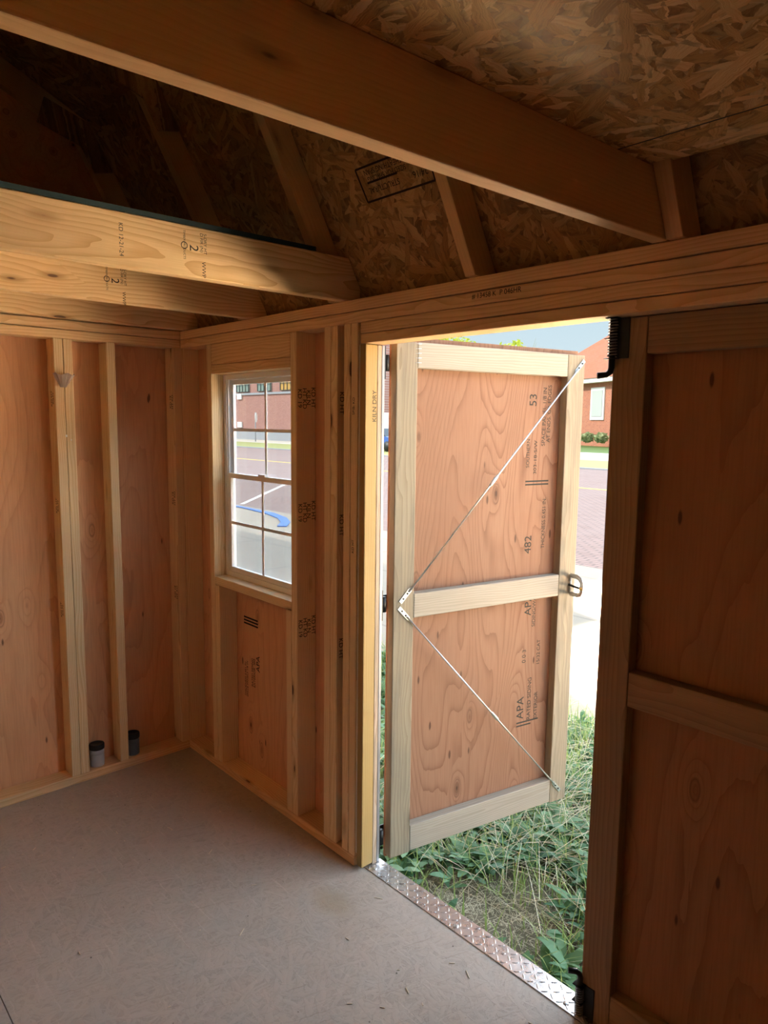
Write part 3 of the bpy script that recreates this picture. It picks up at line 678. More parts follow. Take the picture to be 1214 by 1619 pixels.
# upper barrel bolt
def bolt(zc, flip):
    s_ = -1 if flip else 1
    b = boxes('barrel_bolt', [((0.004, -0.003, zc-0.048), (0.042, 0.0, zc+0.048))], M_BLACK, dr, bev=0.001, local=True)
    r_ = tube('bolt_rod', [(-0.008+0.0, -0.013, zc+s_*0.062), (-0.008, -0.013, zc-s_*0.075), (-0.010, -0.014, zc-s_*0.086), (-0.020, -0.018, zc-s_*0.092), (-0.042, -0.030, zc-s_*0.093)] if False else
              [(0.004, -0.012, zc+s_*0.062), (0.004, -0.012, zc-s_*0.070), (0.002, -0.014, zc-s_*0.080), (-0.004, -0.019, zc-s_*0.087), (-0.020, -0.034, zc-s_*0.089)], 0.0078, M_BLACK, None, 12)
    attach(r_, b, local=True)
    co = [(0.004+0.0105*math.cos(a), -0.012+0.0105*math.sin(a), zc-0.045+0.09*a/(2*math.pi*13)) for a in [i*0.4 for i in range(int(2*math.pi*13/0.4)+1)]]
    sp = tube('spring', co, 0.0016, M_FLASH, None, 5); attach(sp, b, local=True)
    for dz in (-0.048, 0.0, 0.048):
        br = tube('bracket', [(-0.012, -0.012, zc+dz), (0.018, -0.012, zc+dz)], 0.0038, M_BLACK, None, 8, flat=(3.4, 0.5)); attach(br, b, local=True)
    return b
props(bolt(1.815, False), 'upper barrel bolt with spring'); props(bolt(0.045, True), 'lower barrel bolt')
ink('303 SIDES', 0.030, (0.49, PV, 0.20), UP, -XP, dr, M_INK, local=True)

# ------------------------------------------------------------------ threshold plate
bm = bmesh.new(); b2 = bmesh.new(); bm_box(b2, (1.292, 0.0235, 0.0), (3.09, 0.0995, 0.003), 0.0006)
m2 = bpy.data.meshes.new('t'); b2.to_mesh(m2); b2.free(); bm.from_mesh(m2); bpy.data.meshes.remove(m2)
px = 0.0245; row = 0
def lug(cx, cy_, a):
    L, w_, h_ = 0.0115, 0.0032, 0.0016
    base = []
    for i in range(8):
        t_ = 2*math.pi*i/8; x_, y_ = L*math.cos(t_), w_*math.sin(t_)
        base.append(bm.verts.new((cx+x_*math.cos(a)-y_*math.sin(a), cy_+x_*math.sin(a)+y_*math.cos(a), 0.003)))
    top = []
    for i in range(8):
        t_ = 2*math.pi*i/8; x_, y_ = L*0.7*math.cos(t_), w_*0.4*math.sin(t_)
        top.append(bm.verts.new((cx+x_*math.cos(a)-y_*math.sin(a), cy_+x_*math.sin(a)+y_*math.cos(a), 0.003+h_)))
    for i in range(8): bm.faces.new((base[i], base[(i+1) % 8], top[(i+1) % 8], top[i]))
    bm.faces.new(top)
nx = int(1.78/px)
for i in range(nx):
    for j in range(3):
        x_ = 1.306+i*px; y_ = 0.036+j*px
        if y_ < 0.094: lug(x_, y_, (math.pi/4 if (i+j) % 2 else -math.pi/4) + math.radians(3))
me = to_mesh(bm); set_wc(me, 0, (0, 0, 0)); th = mk('threshold_plate', me, M_TREAD)
props(th, 'bright diamond tread metal threshold strip along the doorway', 'threshold')
for x_ in (1.325, 1.72, 2.13):
    lathe('screw', [(0.0085, 0.0), (0.0085, 0.001), (0.005, 0.0026), (0.0, 0.0028)], M_ZINC, th, 16, (x_, 0.045, 0.003), local=False)

# ------------------------------------------------------------------ canisters, paper, crumbs
def canister(loc, mat, label):
    R0 = empty('canister', loc, label, 'canister', 'plastic canisters on the bottom plate')
    lathe('body', [(0.030, 0.0), (0.0305, 0.003), (0.0305, 0.052), (0.0285, 0.054), (0.0285, 0.057), (0.0310, 0.059), (0.0310, 0.066), (0.0285, 0.069), (0.0285, 0.080)], mat, R0, 36)
    lathe('lid', [(0.0325, 0.0785), (0.0330, 0.080), (0.0330, 0.098), (0.0315, 0.101), (0.026, 0.1015), (0.0255, 0.099), (0.0, 0.099)], M_LID, R0, 36)
    return R0
canister((-0.045, -0.436, T+0.0005), M_GREY, 'light grey plastic canister with black lid, between the pair and the single stud')
canister((-0.050, -0.268, T+0.0005), M_GREYD, 'darker canister with black lid, half hidden behind the single stud')
bm = bmesh.new(); n = 9; top, bot = [], []
for i in range(n):
    a = math.radians(-75 + 150*i/(n-1)); 
    top.append(bm.verts.new((0.006+0.030*math.cos(a), 0.046*math.sin(a)+0.004*math.sin(i*2.1), 0.024+0.005*math.sin(i*1.7)))); bot.append(bm.verts.new((0.002+0.004*math.cos(a), 0.012*math.sin(a), -0.030)))
for i in range(n-1): bm.faces.new((top[i], top[i+1], bot[i+1], bot[i]))
bmesh.ops.solidify(bm, geom=list(bm.faces), thickness=0.0012)
pp = mk('paper_scrap', to_mesh(bm), M_PAPER, loc=(0.0012, -0.530, 1.765)); props(pp, 'torn folded paper scrap stapled to the nailed stud pair', 'paper')
for (y_, z_, s_) in ((-0.528, 1.53, 0.010), (-0.508, 1.515, 0.006)):
    q = box('tape_scrap', (0.0, y_, z_), (0.0012, y_+s_*0.7, z_+s_), M_WHITE, bev=0.0002); props(q, 'tiny white tape scrap on the %s stud of the nailed pair' % ('left' if s_ > 0.008 else 'right'), 'tape')
bm = bmesh.new()
for i in range(130):
    x_, y_ = random.uniform(0.15, 3.0), random.uniform(-2.2, -0.03); a = random.uniform(0, math.pi); L = random.choice((0.004, 0.006, 0.010, 0.018, 0.03))*random.uniform(0.6, 1.1)
    w_ = min(0.0022, L*0.4); c_, s_ = math.cos(a), math.sin(a)
    vs = [bm.verts.new((x_+p*c_-q*s_, y_+p*s_+q*c_, z_)) for z_ in (0.0003, 0.0022) for p, q in ((-L/2, -w_/2), (L/2, -w_/2), (L/2, w_/2), (-L/2, w_/2))]
    for q in ((0, 3, 2, 1), (4, 5, 6, 7), (0, 1, 5, 4), (1, 2, 6, 5), (2, 3, 7, 6), (3, 0, 4, 7)): bm.faces.new([vs[i_] for i_ in q])
sv_ = mk('sawdust_crumbs', to_mesh(bm), M_CHIP); props(sv_, 'pale splinters and crumbs of wood scattered over the floor', 'debris', kind='stuff')
cr_ = box('ink_stamp', (1.66, -0.33, 0.0002), (1.665, -0.26, 0.0008), M_INKG, fl, bev=0) if False else None
ink('303', 0.07, (1.57, -0.235, 0.0002), Vector((0.75, -0.66, 0)), Vector((0.66, 0.75, 0)), fl, simple('scuff', (0.16, 0.13, 0.11), 0.8), label='faint scuffed mark on the floor') if False else None

# ------------------------------------------------------------------ outdoors
G = -0.25
def ground(name, x0, x1, y0, y1, z, mat, label, cat, th=0.05):
    o = box(name, (x0, y0, z-th), (x1, y1, z), mat, flat=lambda c: (c.x, c.y, c.z), bev=0); return props(o, label, cat, kind='structure')
k = NT('soil'); wc = k.n('ShaderNodeAttribute', attribute_name='wc').outputs['Vector']
n1 = k.noise(wc, 14.0, 5.0, 0.7); n2 = k.noise(wc, 90.0, 3.0, 0.7)
k.set(k.b.inputs['Base Color'], k.mix(n1.outputs[0], (0.07, 0.075, 0.035, 1), k.mix(n2.outputs[0], (0.16, 0.12, 0.08, 1), (0.42, 0.37, 0.30, 1)))); k.b.inputs['Roughness'].default_value = 0.95
k.bump(n2.outputs[0], 0.8, 0.01); M_SOIL = k.m
k = NT('concrete'); wc = k.n('ShaderNodeAttribute', attribute_name='wc').outputs['Vector']
n1 = k.noise(wc, 1.2, 4.0, 0.6); n2 = k.noise(wc, 60.0, 2.0)
sx = k.n('ShaderNodeSeparateXYZ', {0: wc})
def joint(sock, period, off, w=0.011):
    fr_ = k.math('ABSOLUTE', k.math('SUBTRACT', k.math('FRACT', k.math('ADD', k.math('DIVIDE', sock, period), off)), 0.5))
    return k.math('LESS_THAN', fr_, w)
jx = joint(sx.outputs[0], 2.0, 0.5-(-0.37/2.0)); jy = joint(sx.outputs[1], 1.65, 0.5-4.40/1.65)
col = k.mix(n1.outputs[0], (0.31, 0.255, 0.195, 1), (0.37, 0.31, 0.235, 1)); col = k.mix(k.rng(n2.outputs[0], 0.4, 0.7, 0.0, 0.15), col, (0.4, 0.36, 0.3, 1))
col = k.mix(k.math('MULTIPLY', k.math('MAXIMUM', jx, jy), 0.55), col, (0.20, 0.17, 0.14, 1))
k.set(k.b.inputs['Base Color'], col); k.b.inputs['Roughness'].default_value = 0.85; M_CONC = k.m
def brick_mat(name, c1, c2, mortar, scale, rough=0.85, vary=0.6, bw=0.5, rh=0.25, ms=0.02, swap=None, ang=0.0):
    k = NT(name); wc = k.n('ShaderNodeAttribute', attribute_name='wc').outputs['Vector']
    mp = k.n('ShaderNodeMapping', {'Vector': wc}); mp.inputs['Rotation'].default_value = (0, 0, ang)
    b = k.t.nodes.new('ShaderNodeTexBrick'); k.t.links.new(mp.outputs[0], b.inputs['Vector'])
    b.inputs['Color1'].default_value = c4(c1); b.inputs['Color2'].default_value = c4(c2); b.inputs['Mortar'].default_value = c4(mortar)
    b.inputs['Scale'].default_value = scale; b.inputs['Mortar Size'].default_value = ms; b.inputs['Brick Width'].default_value = bw; b.inputs['Row Height'].default_value = rh
    n1 = k.noise(wc, 0.7, 4.0, 0.7)
    k.set(k.b.inputs['Base Color'], k.mix(k.rng(n1.outputs[0], 0.3, 0.7, 0.0, vary), b.outputs[0], c4([x*0.75+0.06 for x in c2]))); k.b.inputs['Roughness'].default_value = rough
    return k.m
M_ROAD = brick_mat('brick_paving', (0.30, 0.185, 0.155), (0.235, 0.135, 0.11), (0.12, 0.08, 0.07), 2.2, ms=0.035, ang=math.radians(0))
M_BRK  = brick_mat('building_brick', (0.38, 0.16, 0.12), (0.30, 0.11, 0.085), (0.40, 0.28, 0.24), 2.2, ms=0.03, vary=0.4)
M_HBRK = brick_mat('house_brick', (0.46, 0.15, 0.07), (0.36, 0.10, 0.05), (0.45, 0.28, 0.2), 2.0, ms=0.03, vary=0.3)
M_ROOF = brick_mat('red_shingles', (0.46, 0.145, 0.065), (0.40, 0.12, 0.05), (0.33, 0.095, 0.04), 1.6, ms=0.03, vary=0.5, rough=0.9)
M_PAINTW = simple('white_paint', (0.75, 0.74, 0.70), 0.6)
M_YEL = simple('yellow_road_paint', (0.62, 0.42, 0.05), 0.7)
M_BLUEP = simple('blue_curb_paint', (0.04, 0.16, 0.50), 0.7)
M_GRS = simple('lawn_green', (0.10, 0.17, 0.03), 0.9)
M_DRYG = simple('pale_verge_grass', (0.30, 0.30, 0.10), 0.9)
M_STONE = simple('grey_foundation', (0.30, 0.31, 0.33), 0.8)
M_WGL = simple('old_window_glass', (0.22, 0.28, 0.24), 0.2)
M_AMB = simple('amber_board', (0.50, 0.28, 0.06), 0.6)
M_BLIND = simple('window_blinds', (0.42, 0.46, 0.44), 0.6)
M_DARKM = simple('dark_steel_mullion', (0.07, 0.08, 0.07), 0.5)
soil = ground('soil', -14, 9, 0.102, 2.2, G, M_SOIL, 'bare soil and litter under the weeds outside the door', 'soil')
base = ground('soil', -14, 9, -14.0, -2.51, G, M_SOIL, 'ground behind the shed', 'soil')
sk = box('skid_base', (-0.10, -2.50, G), (4.10, 0.088, -0.02), M_OLD, bev=0.0); props(sk, 'timber base the shed stands on', 'base', kind='structure')
fill = ground('soil', -14, -0.11, -2.5, 0.10, G, M_SOIL, 'ground beyond the left end of the shed', 'soil'); ground('soil', 4.11, 9, -2.5, 0.10, G, M_SOIL, 'ground beyond the right end of the shed', 'soil')
ground('pavement', -60, 40, 2.2, 6.65, G+0.0, M_CONC, 'cream concrete pavement slabs between the weeds and the street', 'pavement')
ground('brick_street', -120, 90, 6.65, 25.3, G-0.01, M_ROAD, 'pinkish brick paved street', 'street')
ground('verge', -120, 90, 25.3, 31.6, G+0.02, M_DRYG, 'pale grass verge across the street', 'verge')
ground('far_sidewalk', -120, 90, 31.6, 40.5, G+0.03, simple('sidewalk', (0.55, 0.50, 0.42), 0.9), 'pale sidewalk across the street', 'sidewalk')
ground('lawn', -120, 90, 40.5, 110, G+0.02, M_GRS, 'green lawn in front of the brick house', 'lawn')
o = box('yellow_line', (-120, 16.9, G-0.009), (90, 17.12, G-0.004), M_YEL, bev=0); props(o, 'thin yellow centre line painted along the street', 'road marking')
o = box('kerb', (-120, 25.1, G-0.01), (90, 25.3, G+0.05), M_STONE, bev=0); props(o, 'grey kerb on the far side of the street', 'kerb', kind='structure')
bm = bmesh.new(); A, B = Vector((-10.8, 6.80, G-0.008)), Vector((-14.4, 10.4, G-0.008)); s_ = Vector((0.035, 0.035, 0))
vs = [bm.verts.new(p+Vector((0, 0, h))) for h in (0, 0.003) for p in (A-s_, A+s_, B+s_, B-s_)]
for q in ((0, 3, 2, 1), (4, 5, 6, 7), (0, 1, 5, 4), (1, 2, 6, 5), (2, 3, 7, 6), (3, 0, 4, 7)): bm.faces.new([vs[i] for i in q])
o = mk('parking_line', to_mesh(bm), M_PAINTW); props(o, 'faded white parking line slanting across the bricks', 'road marking')
pts = [(-13.5, 6.50), (-10.0, 6.42), (-8.9, 6.32), (-8.2, 6.12), (-7.7, 5.85), (-7.3, 5.50)]
bm = bmesh.new(); rows = []
for i, (x_, y_) in enumerate(pts):
    a = Vector(pts[min(i+1, 5)]+(0,)) - Vector(pts[max(i-1, 0)]+(0,)); a.normalize(); nn = Vector((-a.y, a.x, 0)); w_ = 0.05 if i < 2 else 0.085
    rows.append([bm.verts.new(Vector((x_, y_, G+0.003))-nn*w_), bm.verts.new(Vector((x_, y_, G+0.02))-nn*w_), bm.verts.new(Vector((x_, y_, G+0.02))+nn*w_), bm.verts.new(Vector((x_, y_, G+0.003))+nn*w_)])
for A, B in zip(rows, rows[1:]):
    for j in range(4): bm.faces.new((A[j], A[(j+1) % 4], B[(j+1) % 4], B[j]))
bm.faces.new(rows[0]); bm.faces.new(rows[-1][::-1])
o = mk('painted_curb', to_mesh(bm), M_BLUEP); props(o, 'blue painted curb ramp curving at the street corner', 'curb')

# --- brick commercial building seen through the window
bl = empty('brick_building', (-62, 36.5, G), 'large dull red brick building with high grid windows, across the street', 'building')
def face_xz(c): return (c.x, c.z, c.y)
w_ = box('wall', (-100, 36.5, G), (-45, 44, 11.0), M_BRK, bl, flat=face_xz, bev=0)
box('foundation', (-100.1, 36.35, G), (-44.9, 36.49, 0.85), M_STONE, bl, bev=0)
box('stone_band', (-100.1, 36.38, 4.15), (-44.9, 36.49, 4.35), M_STONE, bl, bev=0)
for i in range(11):
    xa = -92.0+i*3.9
    wq = box('window', (xa, 36.40, 4.45), (xa+2.3, 36.48, 7.0), M_AMB if i in (3, 10) else M_WGL, bl, bev=0)
    boxes('mullion', [((xa+j*0.56, 36.34, 4.45), (xa+j*0.56+0.06, 36.39, 7.0)) for j in range(5)] + [((xa, 36.34, 4.45+j*0.64), (xa+2.3, 36.39, 4.45+j*0.64+0.05)) for j in range(5)], M_DARKM, wq)
for xa, za in ((-60.7, 3.75), (-60.7, 0.95), (-51.2, 3.75), (-51.2, 0.95)): box('stone_block', (xa, 36.36, za), (xa+0.8, 36.49, za+0.55), M_PAINTW, bl, bev=0)
# sign on a pole
sg = empty('road_sign', (-25.6, 20.0, G), 'white backed road sign seen nearly edge-on, on a thin post', 'sign')

sp0 = Vector((-51.932, 33.0, -0.045)); sgx, sgy = sp0.x, sp0.y; sg.location = (sgx, sgy, G)
ztop = 2.37; zc = 1.922
tube('post', [(sgx, sgy, G), (sgx, sgy, ztop)], 0.05, M_STONE, sg, 8)
bm = bmesh.new(); va = []; vb = []
aa = math.radians(57+78)
for i in range(8):
    t_ = math.pi/8+i*math.pi/4; hx_, hz_ = 0.45*math.cos(t_), 0.45*math.sin(t_)
    va.append(bm.verts.new((sgx+hx_*math.cos(aa)+0.05*math.sin(aa), sgy+hx_*math.sin(aa)-0.05*math.cos(aa), zc+hz_))); vb.append(bm.verts.new((sgx+hx_*math.cos(aa)+0.09*math.sin(aa), sgy+hx_*math.sin(aa)-0.09*math.cos(aa), zc+hz_)))
bm.faces.new(va); bm.faces.new(vb[::-1])
for i in range(8): bm.faces.new((va[i], va[(i+1) % 8], vb[(i+1) % 8], vb[i]))
mk('sign_plate', to_mesh(bm), M_PAINTW, sg)

# --- brick house with red hip roof, seen right of the open leaf
pw = Vector((-30.327, 54.135, -0.25)); dv = Vector((-0.895, 0.446, 0)).normalized(); bk = Vector((0.446, 0.895, 0)).normalized()
hs = empty('brick_house', (pw.x, pw.y, G), 'orange brick house with a red hipped roof and white eaves', 'house')
hs.rotation_euler = (0, 0, math.atan2(-dv.y, -dv.x)); EZ = 5.75; zpk = 13.2
def hbox(name, lo, hi, mat, parent=None, flat=None):
    return box(name, lo, hi, mat, parent or hs, local=(parent is None), bev=0, flat=flat)
hw = hbox('wall', (-12.0, 0, 0), (10.5, 14, EZ-0.25), M_HBRK, flat=lambda c: (c.x+c.y, c.z, 0))
hbox('fascia', (-12.7, -0.75, EZ-0.25), (11.2, 14.7, EZ+0.12), M_PAINTW)
bm = bmesh.new()
E4 = [bm.verts.new(p) for p in ((-12.8, -0.85, EZ+0.12), (11.3, -0.85, EZ+0.12), (11.3, 14.8, EZ+0.12), (-12.8, 14.8, EZ+0.12))]
Rg = [bm.verts.new((0.2, 7.0, zpk)), bm.verts.new((4.5, 7.0, zpk-0.05))]
bm.faces.new((E4[0], E4[1], Rg[1], Rg[0])); bm.faces.new((E4[1], E4[2], Rg[1])); bm.faces.new((E4[2], E4[3], Rg[0], Rg[1])); bm.faces.new((E4[3], E4[0], Rg[0])); bm.faces.new(E4[::-1])
me = to_mesh(bm); set_wc(me, flat=lambda c: (c.x, c.y*0.5+c.z, 0)); ro = mk('roof', me, M_ROOF); attach(ro, hs, local=True)
for xa in (-1.35, -6.5, -11.0, 4.0):
    wq = hbox('window', (xa, -0.10, 2.3), (xa+2.1, -0.01, 5.1), M_PAINTW)
    pq = box('pane', (xa+0.25, -0.14, 2.6), (xa+1.85, -0.101, 4.85), M_BLIND, bev=0); attach(pq, wq); pq.matrix_parent_inverse = chain(wq).inverted() @ chain(hs)

# --- foliage helpers
def leaf_mat(name, ca, cb, rough=0.6, trans=0.25):
    k = NT(name); at = k.n('ShaderNodeAttribute', attribute_name='tint')
    k.set(k.b.inputs['Base Color'], k.mix(at.outputs['Fac'], c4(ca), c4(cb))); k.b.inputs['Roughness'].default_value = rough
    td = k.n('ShaderNodeBsdfTranslucent', {'Color': c4([x*1.2 for x in cb])}); mx = k.n('ShaderNodeMixShader', {0: trans, 1: k.b.outputs[0], 2: td.outputs[0]})
    k.t.links.new(mx.outputs[0], k.out.inputs['Surface']); return k.m
M_LEAF = leaf_mat('weed_leaf', (0.05, 0.145, 0.065), (0.155, 0.30, 0.125))
M_LEAF2 = leaf_mat('bright_grass', (0.16, 0.27, 0.06), (0.34, 0.43, 0.14))
M_STRAW = leaf_mat('dry_grass_stalk', (0.38, 0.36, 0.22), (0.68, 0.64, 0.48), trans=0.1)
M_TREE = leaf_mat('yellow_green_leaf', (0.22, 0.30, 0.02), (0.60, 0.62, 0.06))
M_BUSH = leaf_mat('hosta_leaf', (0.15, 0.22, 0.08), (0.45, 0.48, 0.25))
M_BARK = simple('bark', (0.10, 0.07, 0.05), 0.9)
class Cloud:
    def __init__(s): s.v = []; s.f = []; s.t = []
    def ribbon(s, pts, widths, side, tint):
        n0 = len(s.v)
        for p, w_ in zip(pts, widths):
            s.v.append(p-side*w_); s.v.append(p+side*w_); s.t += [tint, tint]
        for i in range(len(pts)-1): s.f.append((n0+2*i, n0+2*i+1, n0+2*i+3, n0+2*i+2))
    def obj(s, name, mat, parent=None):
        me = bpy.data.meshes.new('mesh'); me.from_pydata([tuple(v) for v in s.v], [], s.f)
        a = me.attributes.new('tint', 'FLOAT', 'POINT'); a.data.foreach_set('value', s.t)
        return mk(name, me, mat, parent)
def dens(x, y):
    return noise.noise(Vector((x*2.2, y*2.2, 3.1)))
rnd = random.Random(11)
# broad-leaved weeds
cl = Cloud()
def rosette(x, y, s, green):
    nl = rnd.randint(5, 9); a0 = rnd.uniform(0, 6.28)
    for i in range(nl):
        a = a0+i*2.4+rnd.uniform(-.3, .3); L = s*rnd.uniform(0.6, 1.15); up = rnd.uniform(0.25, 1.1); dr_ = Vector((math.cos(a), math.sin(a), 0)); sd_ = Vector((-math.sin(a), math.cos(a), rnd.uniform(-.3, .3))).normalized()
        base_ = Vector((x, y, G+rnd.uniform(0, 0.06))); pts = []; ws = []
        for t_ in (0, .2, .45, .7, .9, 1.0):
            pts.append(base_+dr_*L*t_*math.cos(up*(1-0.6*t_))+Vector((0, 0, L*math.sin(up)*t_*(1.25-0.65*t_)))); ws.append(L*0.17*(0.25, 0.75, 1.0, 0.85, 0.4, 0.02)[(0, .2, .45, .7, .9, 1.0).index(t_)])
        cl.ribbon(pts, ws, sd_, min(1, max(0, green+rnd.uniform(-.35, .35))))
for i in range(4600):
    x, y = rnd.uniform(-2.2, 3.4), rnd.uniform(0.13, 2.15)
    dd_ = dens(x, y)
    bare = math.exp(-(((x-1.62)/0.30)**2+((y-0.40)/0.17)**2)) + 0.7*math.exp(-(((x-2.15)/0.3)**2+((y-0.42)/0.2)**2))
    if dd_ < -0.28 or rnd.random() < bare*1.0: continue
    rosette(x, y, rnd.uniform(0.05, 0.125)*(1.0 if y < 1.7 else 0.8), 0.35+0.5*dd_)
props(cl.obj('weeds', M_LEAF), 'dark green broad-leaved weeds crowding the ground outside the doorway', 'weeds', kind='stuff')
cl = Cloud()
def blade(x, y, L, mat_t, lean=0.6, w_=0.003):
    a = rnd.uniform(0, 6.28); d_ = Vector((math.cos(a), math.sin(a), 0)); sd_ = Vector((-d_.y, d_.x, 0)); ln = rnd.uniform(0.1, lean)
    pts = [Vector((x, y, G))+d_*L*ln*t_*t_+Vector((0, 0, L*t_*(1-0.35*ln*t_))) for t_ in (0, .35, .7, 1)]
    cl.ribbon(pts, [w_, w_*0.9, w_*0.6, 0.0003], sd_, mat_t)
for i in range(17000):
    x, y = rnd.uniform(-3.4, 3.6), rnd.uniform(0.12, 2.24)
    b_ = math.exp(-(((x-1.55)/0.40)**2+((y-0.40)/0.20)**2))
    if rnd.random() < b_*0.9: continue
    blade(x, y, rnd.uniform(0.06, 0.20)*(0.8+0.35*min(1, y)), rnd.random(), 0.9)
props(cl.obj('grass', M_LEAF2), 'fine green grass blades between the weeds', 'grass', kind='stuff')
cl = Cloud()
for i in range(3400):
    x = rnd.gauss(1.35, 0.7); y = rnd.uniform(0.35, 2.1)
    if rnd.random() > 0.25+0.75*min(1, max(0, (y-0.4)/0.8))*(1 if x > 0.6 else 0.5): continue
    L = rnd.uniform(0.12, 0.38); a = rnd.uniform(0, 6.28); d_ = Vector((math.cos(a), math.sin(a), 0)); sd_ = Vector((-d_.y, d_.x, 0.5)).normalized(); el = rnd.uniform(0.05, 0.9)
    b0 = Vector((x, y, G+rnd.uniform(0.03, 0.13)))
    pts = [b0+d_*L*t_*math.cos(el)+Vector((0, 0, L*math.sin(el)*t_*(1-0.55*t_))) for t_ in (0, .33, .66, 1)]
    cl.ribbon(pts, [0.0011, 0.0011, 0.0009, 0.0004], sd_, rnd.random())
props(cl.obj('dry_grass', M_STRAW), 'pale dry grass stalks fanned out over the weeds', 'grass', kind='stuff')
# litter on the bare patch
cl = Cloud()
for i in range(2600):
    x, y = rnd.gauss(1.62, 0.4), rnd.gauss(0.42, 0.16)
    if y < 0.12: continue
    a = rnd.uniform(0, 3.14); d_ = Vector((math.cos(a), math.sin(a), rnd.uniform(-.1, .2))); L = rnd.uniform(0.01, 0.045)
    p_ = Vector((x, y, G+rnd.uniform(0.004, 0.02))); cl.ribbon([p_, p_+d_*L], [0.0008, 0.0008], Vector((-d_.y, d_.x, 0)), rnd.uniform(0.2, 1))
props(cl.obj('straw_litter', M_STRAW), 'matted straw litter on the bare patch beside the threshold', 'straw', kind='stuff')

def leafball(name, mat, c, rad, n, size, parent=None, squash=1.0, seed=1):
    q = random.Random(seed); cl_ = Cloud()
    for i in range(n):
        d_ = Vector((q.gauss(0, 1), q.gauss(0, 1), q.gauss(0, 1))).normalized()
        rr = rad*(0.6+0.4*q.random())*(1+0.35*noise.noise(d_*2.6+Vector((seed, 0, 0))))
        p_ = Vector(c)+Vector((d_.x*rr, d_.y*rr, d_.z*rr*squash)); a = Vector((q.gauss(0, 1), q.gauss(0, 1), q.gauss(0, 1))).normalized(); b_ = a.orthogonal().normalized(); s_ = size*q.uniform(0.6, 1.3)
        cl_.ribbon([p_-a*s_, p_, p_+a*s_], [s_*0.1, s_*0.5, s_*0.1], b_, q.random())
    return cl_.obj(name, mat, parent)
def tree(c, rad, label, seed, n=2600):
    c = Vector(c); T0 = empty('tree', (c.x, c.y, G), label, 'tree', 'trees beyond the street')
    leafball('foliage', M_TREE, c, rad, n, 0.22, T0, 0.85, seed)
    tube('trunk', [(c.x, c.y, G), (c.x+0.2, c.y, c.z*0.5), (c.x, c.y, c.z)], [0.45, 0.35, 0.15], M_BARK, T0, 10)
tree((-51.868, 56.162, 8.71), 3.4, 'bright yellow-green tree showing over the left of the open leaf', 3)
tree((-59.121, 69.455, 10.356), 2.2, 'small yellow-green tree top beside the larger one', 5, 1800)
tree((-51.361, 68.72, 8.937), 2.8, 'yellow-green tree top nearest the red roof', 8, 2200)
c = Vector((-56.148, 78.923, 11.602)); tw = empty('bare_tree', (c.x, c.y, G), 'thin bare twiggy tree left of the red roof', 'tree')
tube('trunk', [(c.x, c.y, G), (c.x, c.y, c.z-1.5)], [0.25, 0.1], M_BARK, tw, 8)
bt = random.Random(4); cl = Cloud()
for i in range(60):
    a = bt.uniform(0, 6.28); b0 = Vector((c.x, c.y, c.z-1.6+bt.uniform(-1.2, 0.6))); d_ = Vector((math.cos(a), math.sin(a), bt.uniform(0.2, 1.2)))
    cl.ribbon([b0, b0+d_*bt.uniform(1, 2.6)], [0.05, 0.01], Vector((-d_.y, d_.x, 0)), 0.3)
cl.obj('twigs', M_STRAW, tw)
# shrubs in front of the house
for i, (px_, lab) in enumerate((((-31.183, 51.5), 'low shrub in front of the house, half behind the leaf'), ((-30.084, 52.0), 'pale green leafy shrub under the house window'), ((-28.768, 52.0), 'pale shrub against the house, nearest the closed door'))):
    c = Vector((px_[0], px_[1], G+0.8))
    B0 = empty('shrub', (c.x, c.y, G), lab, 'shrub', 'shrubs in front of the house'); leafball('foliage', M_BUSH, c, 0.5, 600, 0.16, B0, 0.75, 20+i)

# parked blue car and white van glimpsed through the hinge gap
cc_ = Vector((-31.612, 30.0, 0.702))
car = empty('car', (cc_.x, cc_.y, G), 'blue parked car glimpsed through the gap at the hinges', 'car')
def extr(name, prof, x0, x1, mat, par):
    o = prism_x(name, prof, x0, x1, mat, par); return o
def vehicle(root, px, py, mat, prof_b, prof_c, L, zoff=G):
    bmz = bmesh.new(); w_ = 0.9
    def pr(prof, w2):
        A = [bmz.verts.new((px+a, py-w2, zoff+b)) for a, b in prof]; B = [bmz.verts.new((px+a, py+w2, zoff+b)) for a, b in prof]
        bmz.faces.new(A); bmz.faces.new(B[::-1])
        for i in range(len(prof)): bmz.faces.new((A[i], A[(i+1) % len(prof)], B[(i+1) % len(prof)], B[i]))
    pr(prof_b, w_); o = mk('body', to_mesh(bmz), mat, root)
    bmz = bmesh.new(); pr(prof_c, w_*0.88); mk('cabin', to_mesh(bmz), simple('car_glass', (0.05, 0.07, 0.09), 0.1), root)
    for a in (-L*0.31, L*0.31):
        for s_ in (-1, 1): tube('wheel', [(px+a, py+s_*0.75, zoff+0.33), (px+a, py+s_*0.93, zoff+0.33)], 0.33, M_LID, root, 18)
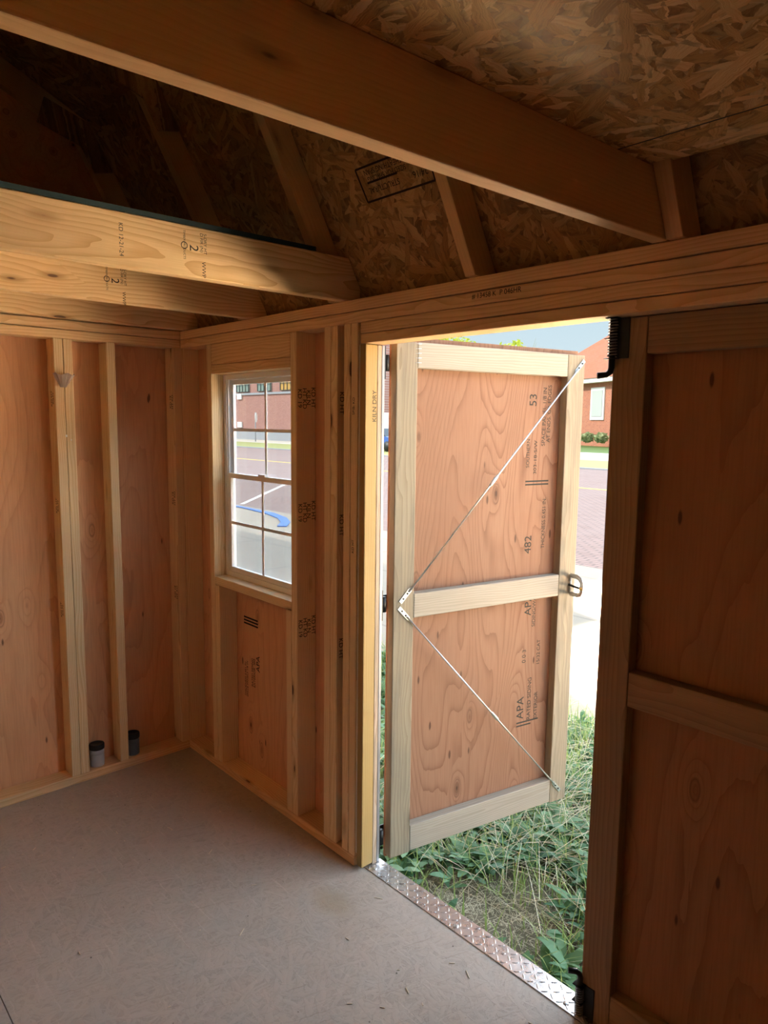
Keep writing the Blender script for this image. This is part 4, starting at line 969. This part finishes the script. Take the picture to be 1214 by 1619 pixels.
vehicle(car, cc_.x, cc_.y, simple('blue_car_paint', (0.05, 0.13, 0.42), 0.3), [(-2.2, 0.3), (2.2, 0.3), (2.25, 0.8), (1.2, 0.95), (-1.7, 1.0), (-2.25, 0.85)], [(1.1, 0.95), (0.5, 1.45), (-1.0, 1.5), (-1.7, 1.0)], 4.4, G+0.02)
cv = Vector((-35.152, 33.2, 1.745)); van = empty('van', (cv.x, cv.y, G), 'white parked van behind the blue car, seen through the hinge gap', 'van')
vehicle(van, cv.x, cv.y, simple('white_van_paint', (0.70, 0.70, 0.70), 0.35), [(-2.6, 0.35), (2.6, 0.35), (2.6, 1.2), (1.9, 2.5), (-2.6, 2.6)], [(2.5, 1.3), (1.95, 2.3), (0.9, 2.3), (0.9, 1.3)], 5.2, G+0.03)

# added shed outside the view, put here to cast shade on the pavement seen through the window
ns = empty('shade_shed', (-8.2, -0.7, G), 'unseen tall shed added beyond the left end wall to shade the pavement', 'shed')
box('wall', (-12.5, -3.2, G), (-4.2, 0.9, 3.6), simple('red_siding', (0.30, 0.09, 0.06), 0.7), ns, bev=0)
bm = bmesh.new(); vs = [bm.verts.new(p) for p in ((-12.7, -3.5, 3.6), (-4.0, -3.5, 3.6), (-4.0, 1.2, 3.6), (-12.7, 1.2, 3.6), (-12.7, -1.15, 5.3), (-4.0, -1.15, 5.3))]
for q in ((0, 1, 5, 4), (2, 3, 4, 5), (0, 4, 3), (1, 2, 5), (0, 3, 2, 1)): bm.faces.new([vs[i] for i in q])
mk('roof', to_mesh(bm), M_STONE, ns)

# lettering becomes real mesh
bpy.context.view_layer.update()
dg = bpy.context.evaluated_depsgraph_get()
for o in [q for q in bpy.data.objects if q.type == 'FONT']:
    me = bpy.data.meshes.new_from_object(o.evaluated_get(dg)); nm = o.name
    n_ = bpy.data.objects.new('tmp', me); C.objects.link(n_); n_.parent = o.parent; n_.matrix_parent_inverse = o.matrix_parent_inverse.copy(); n_.matrix_basis = o.matrix_basis.copy()
    if o.get('label'): n_['label'] = o['label']
    bpy.data.objects.remove(o); n_.name = nm
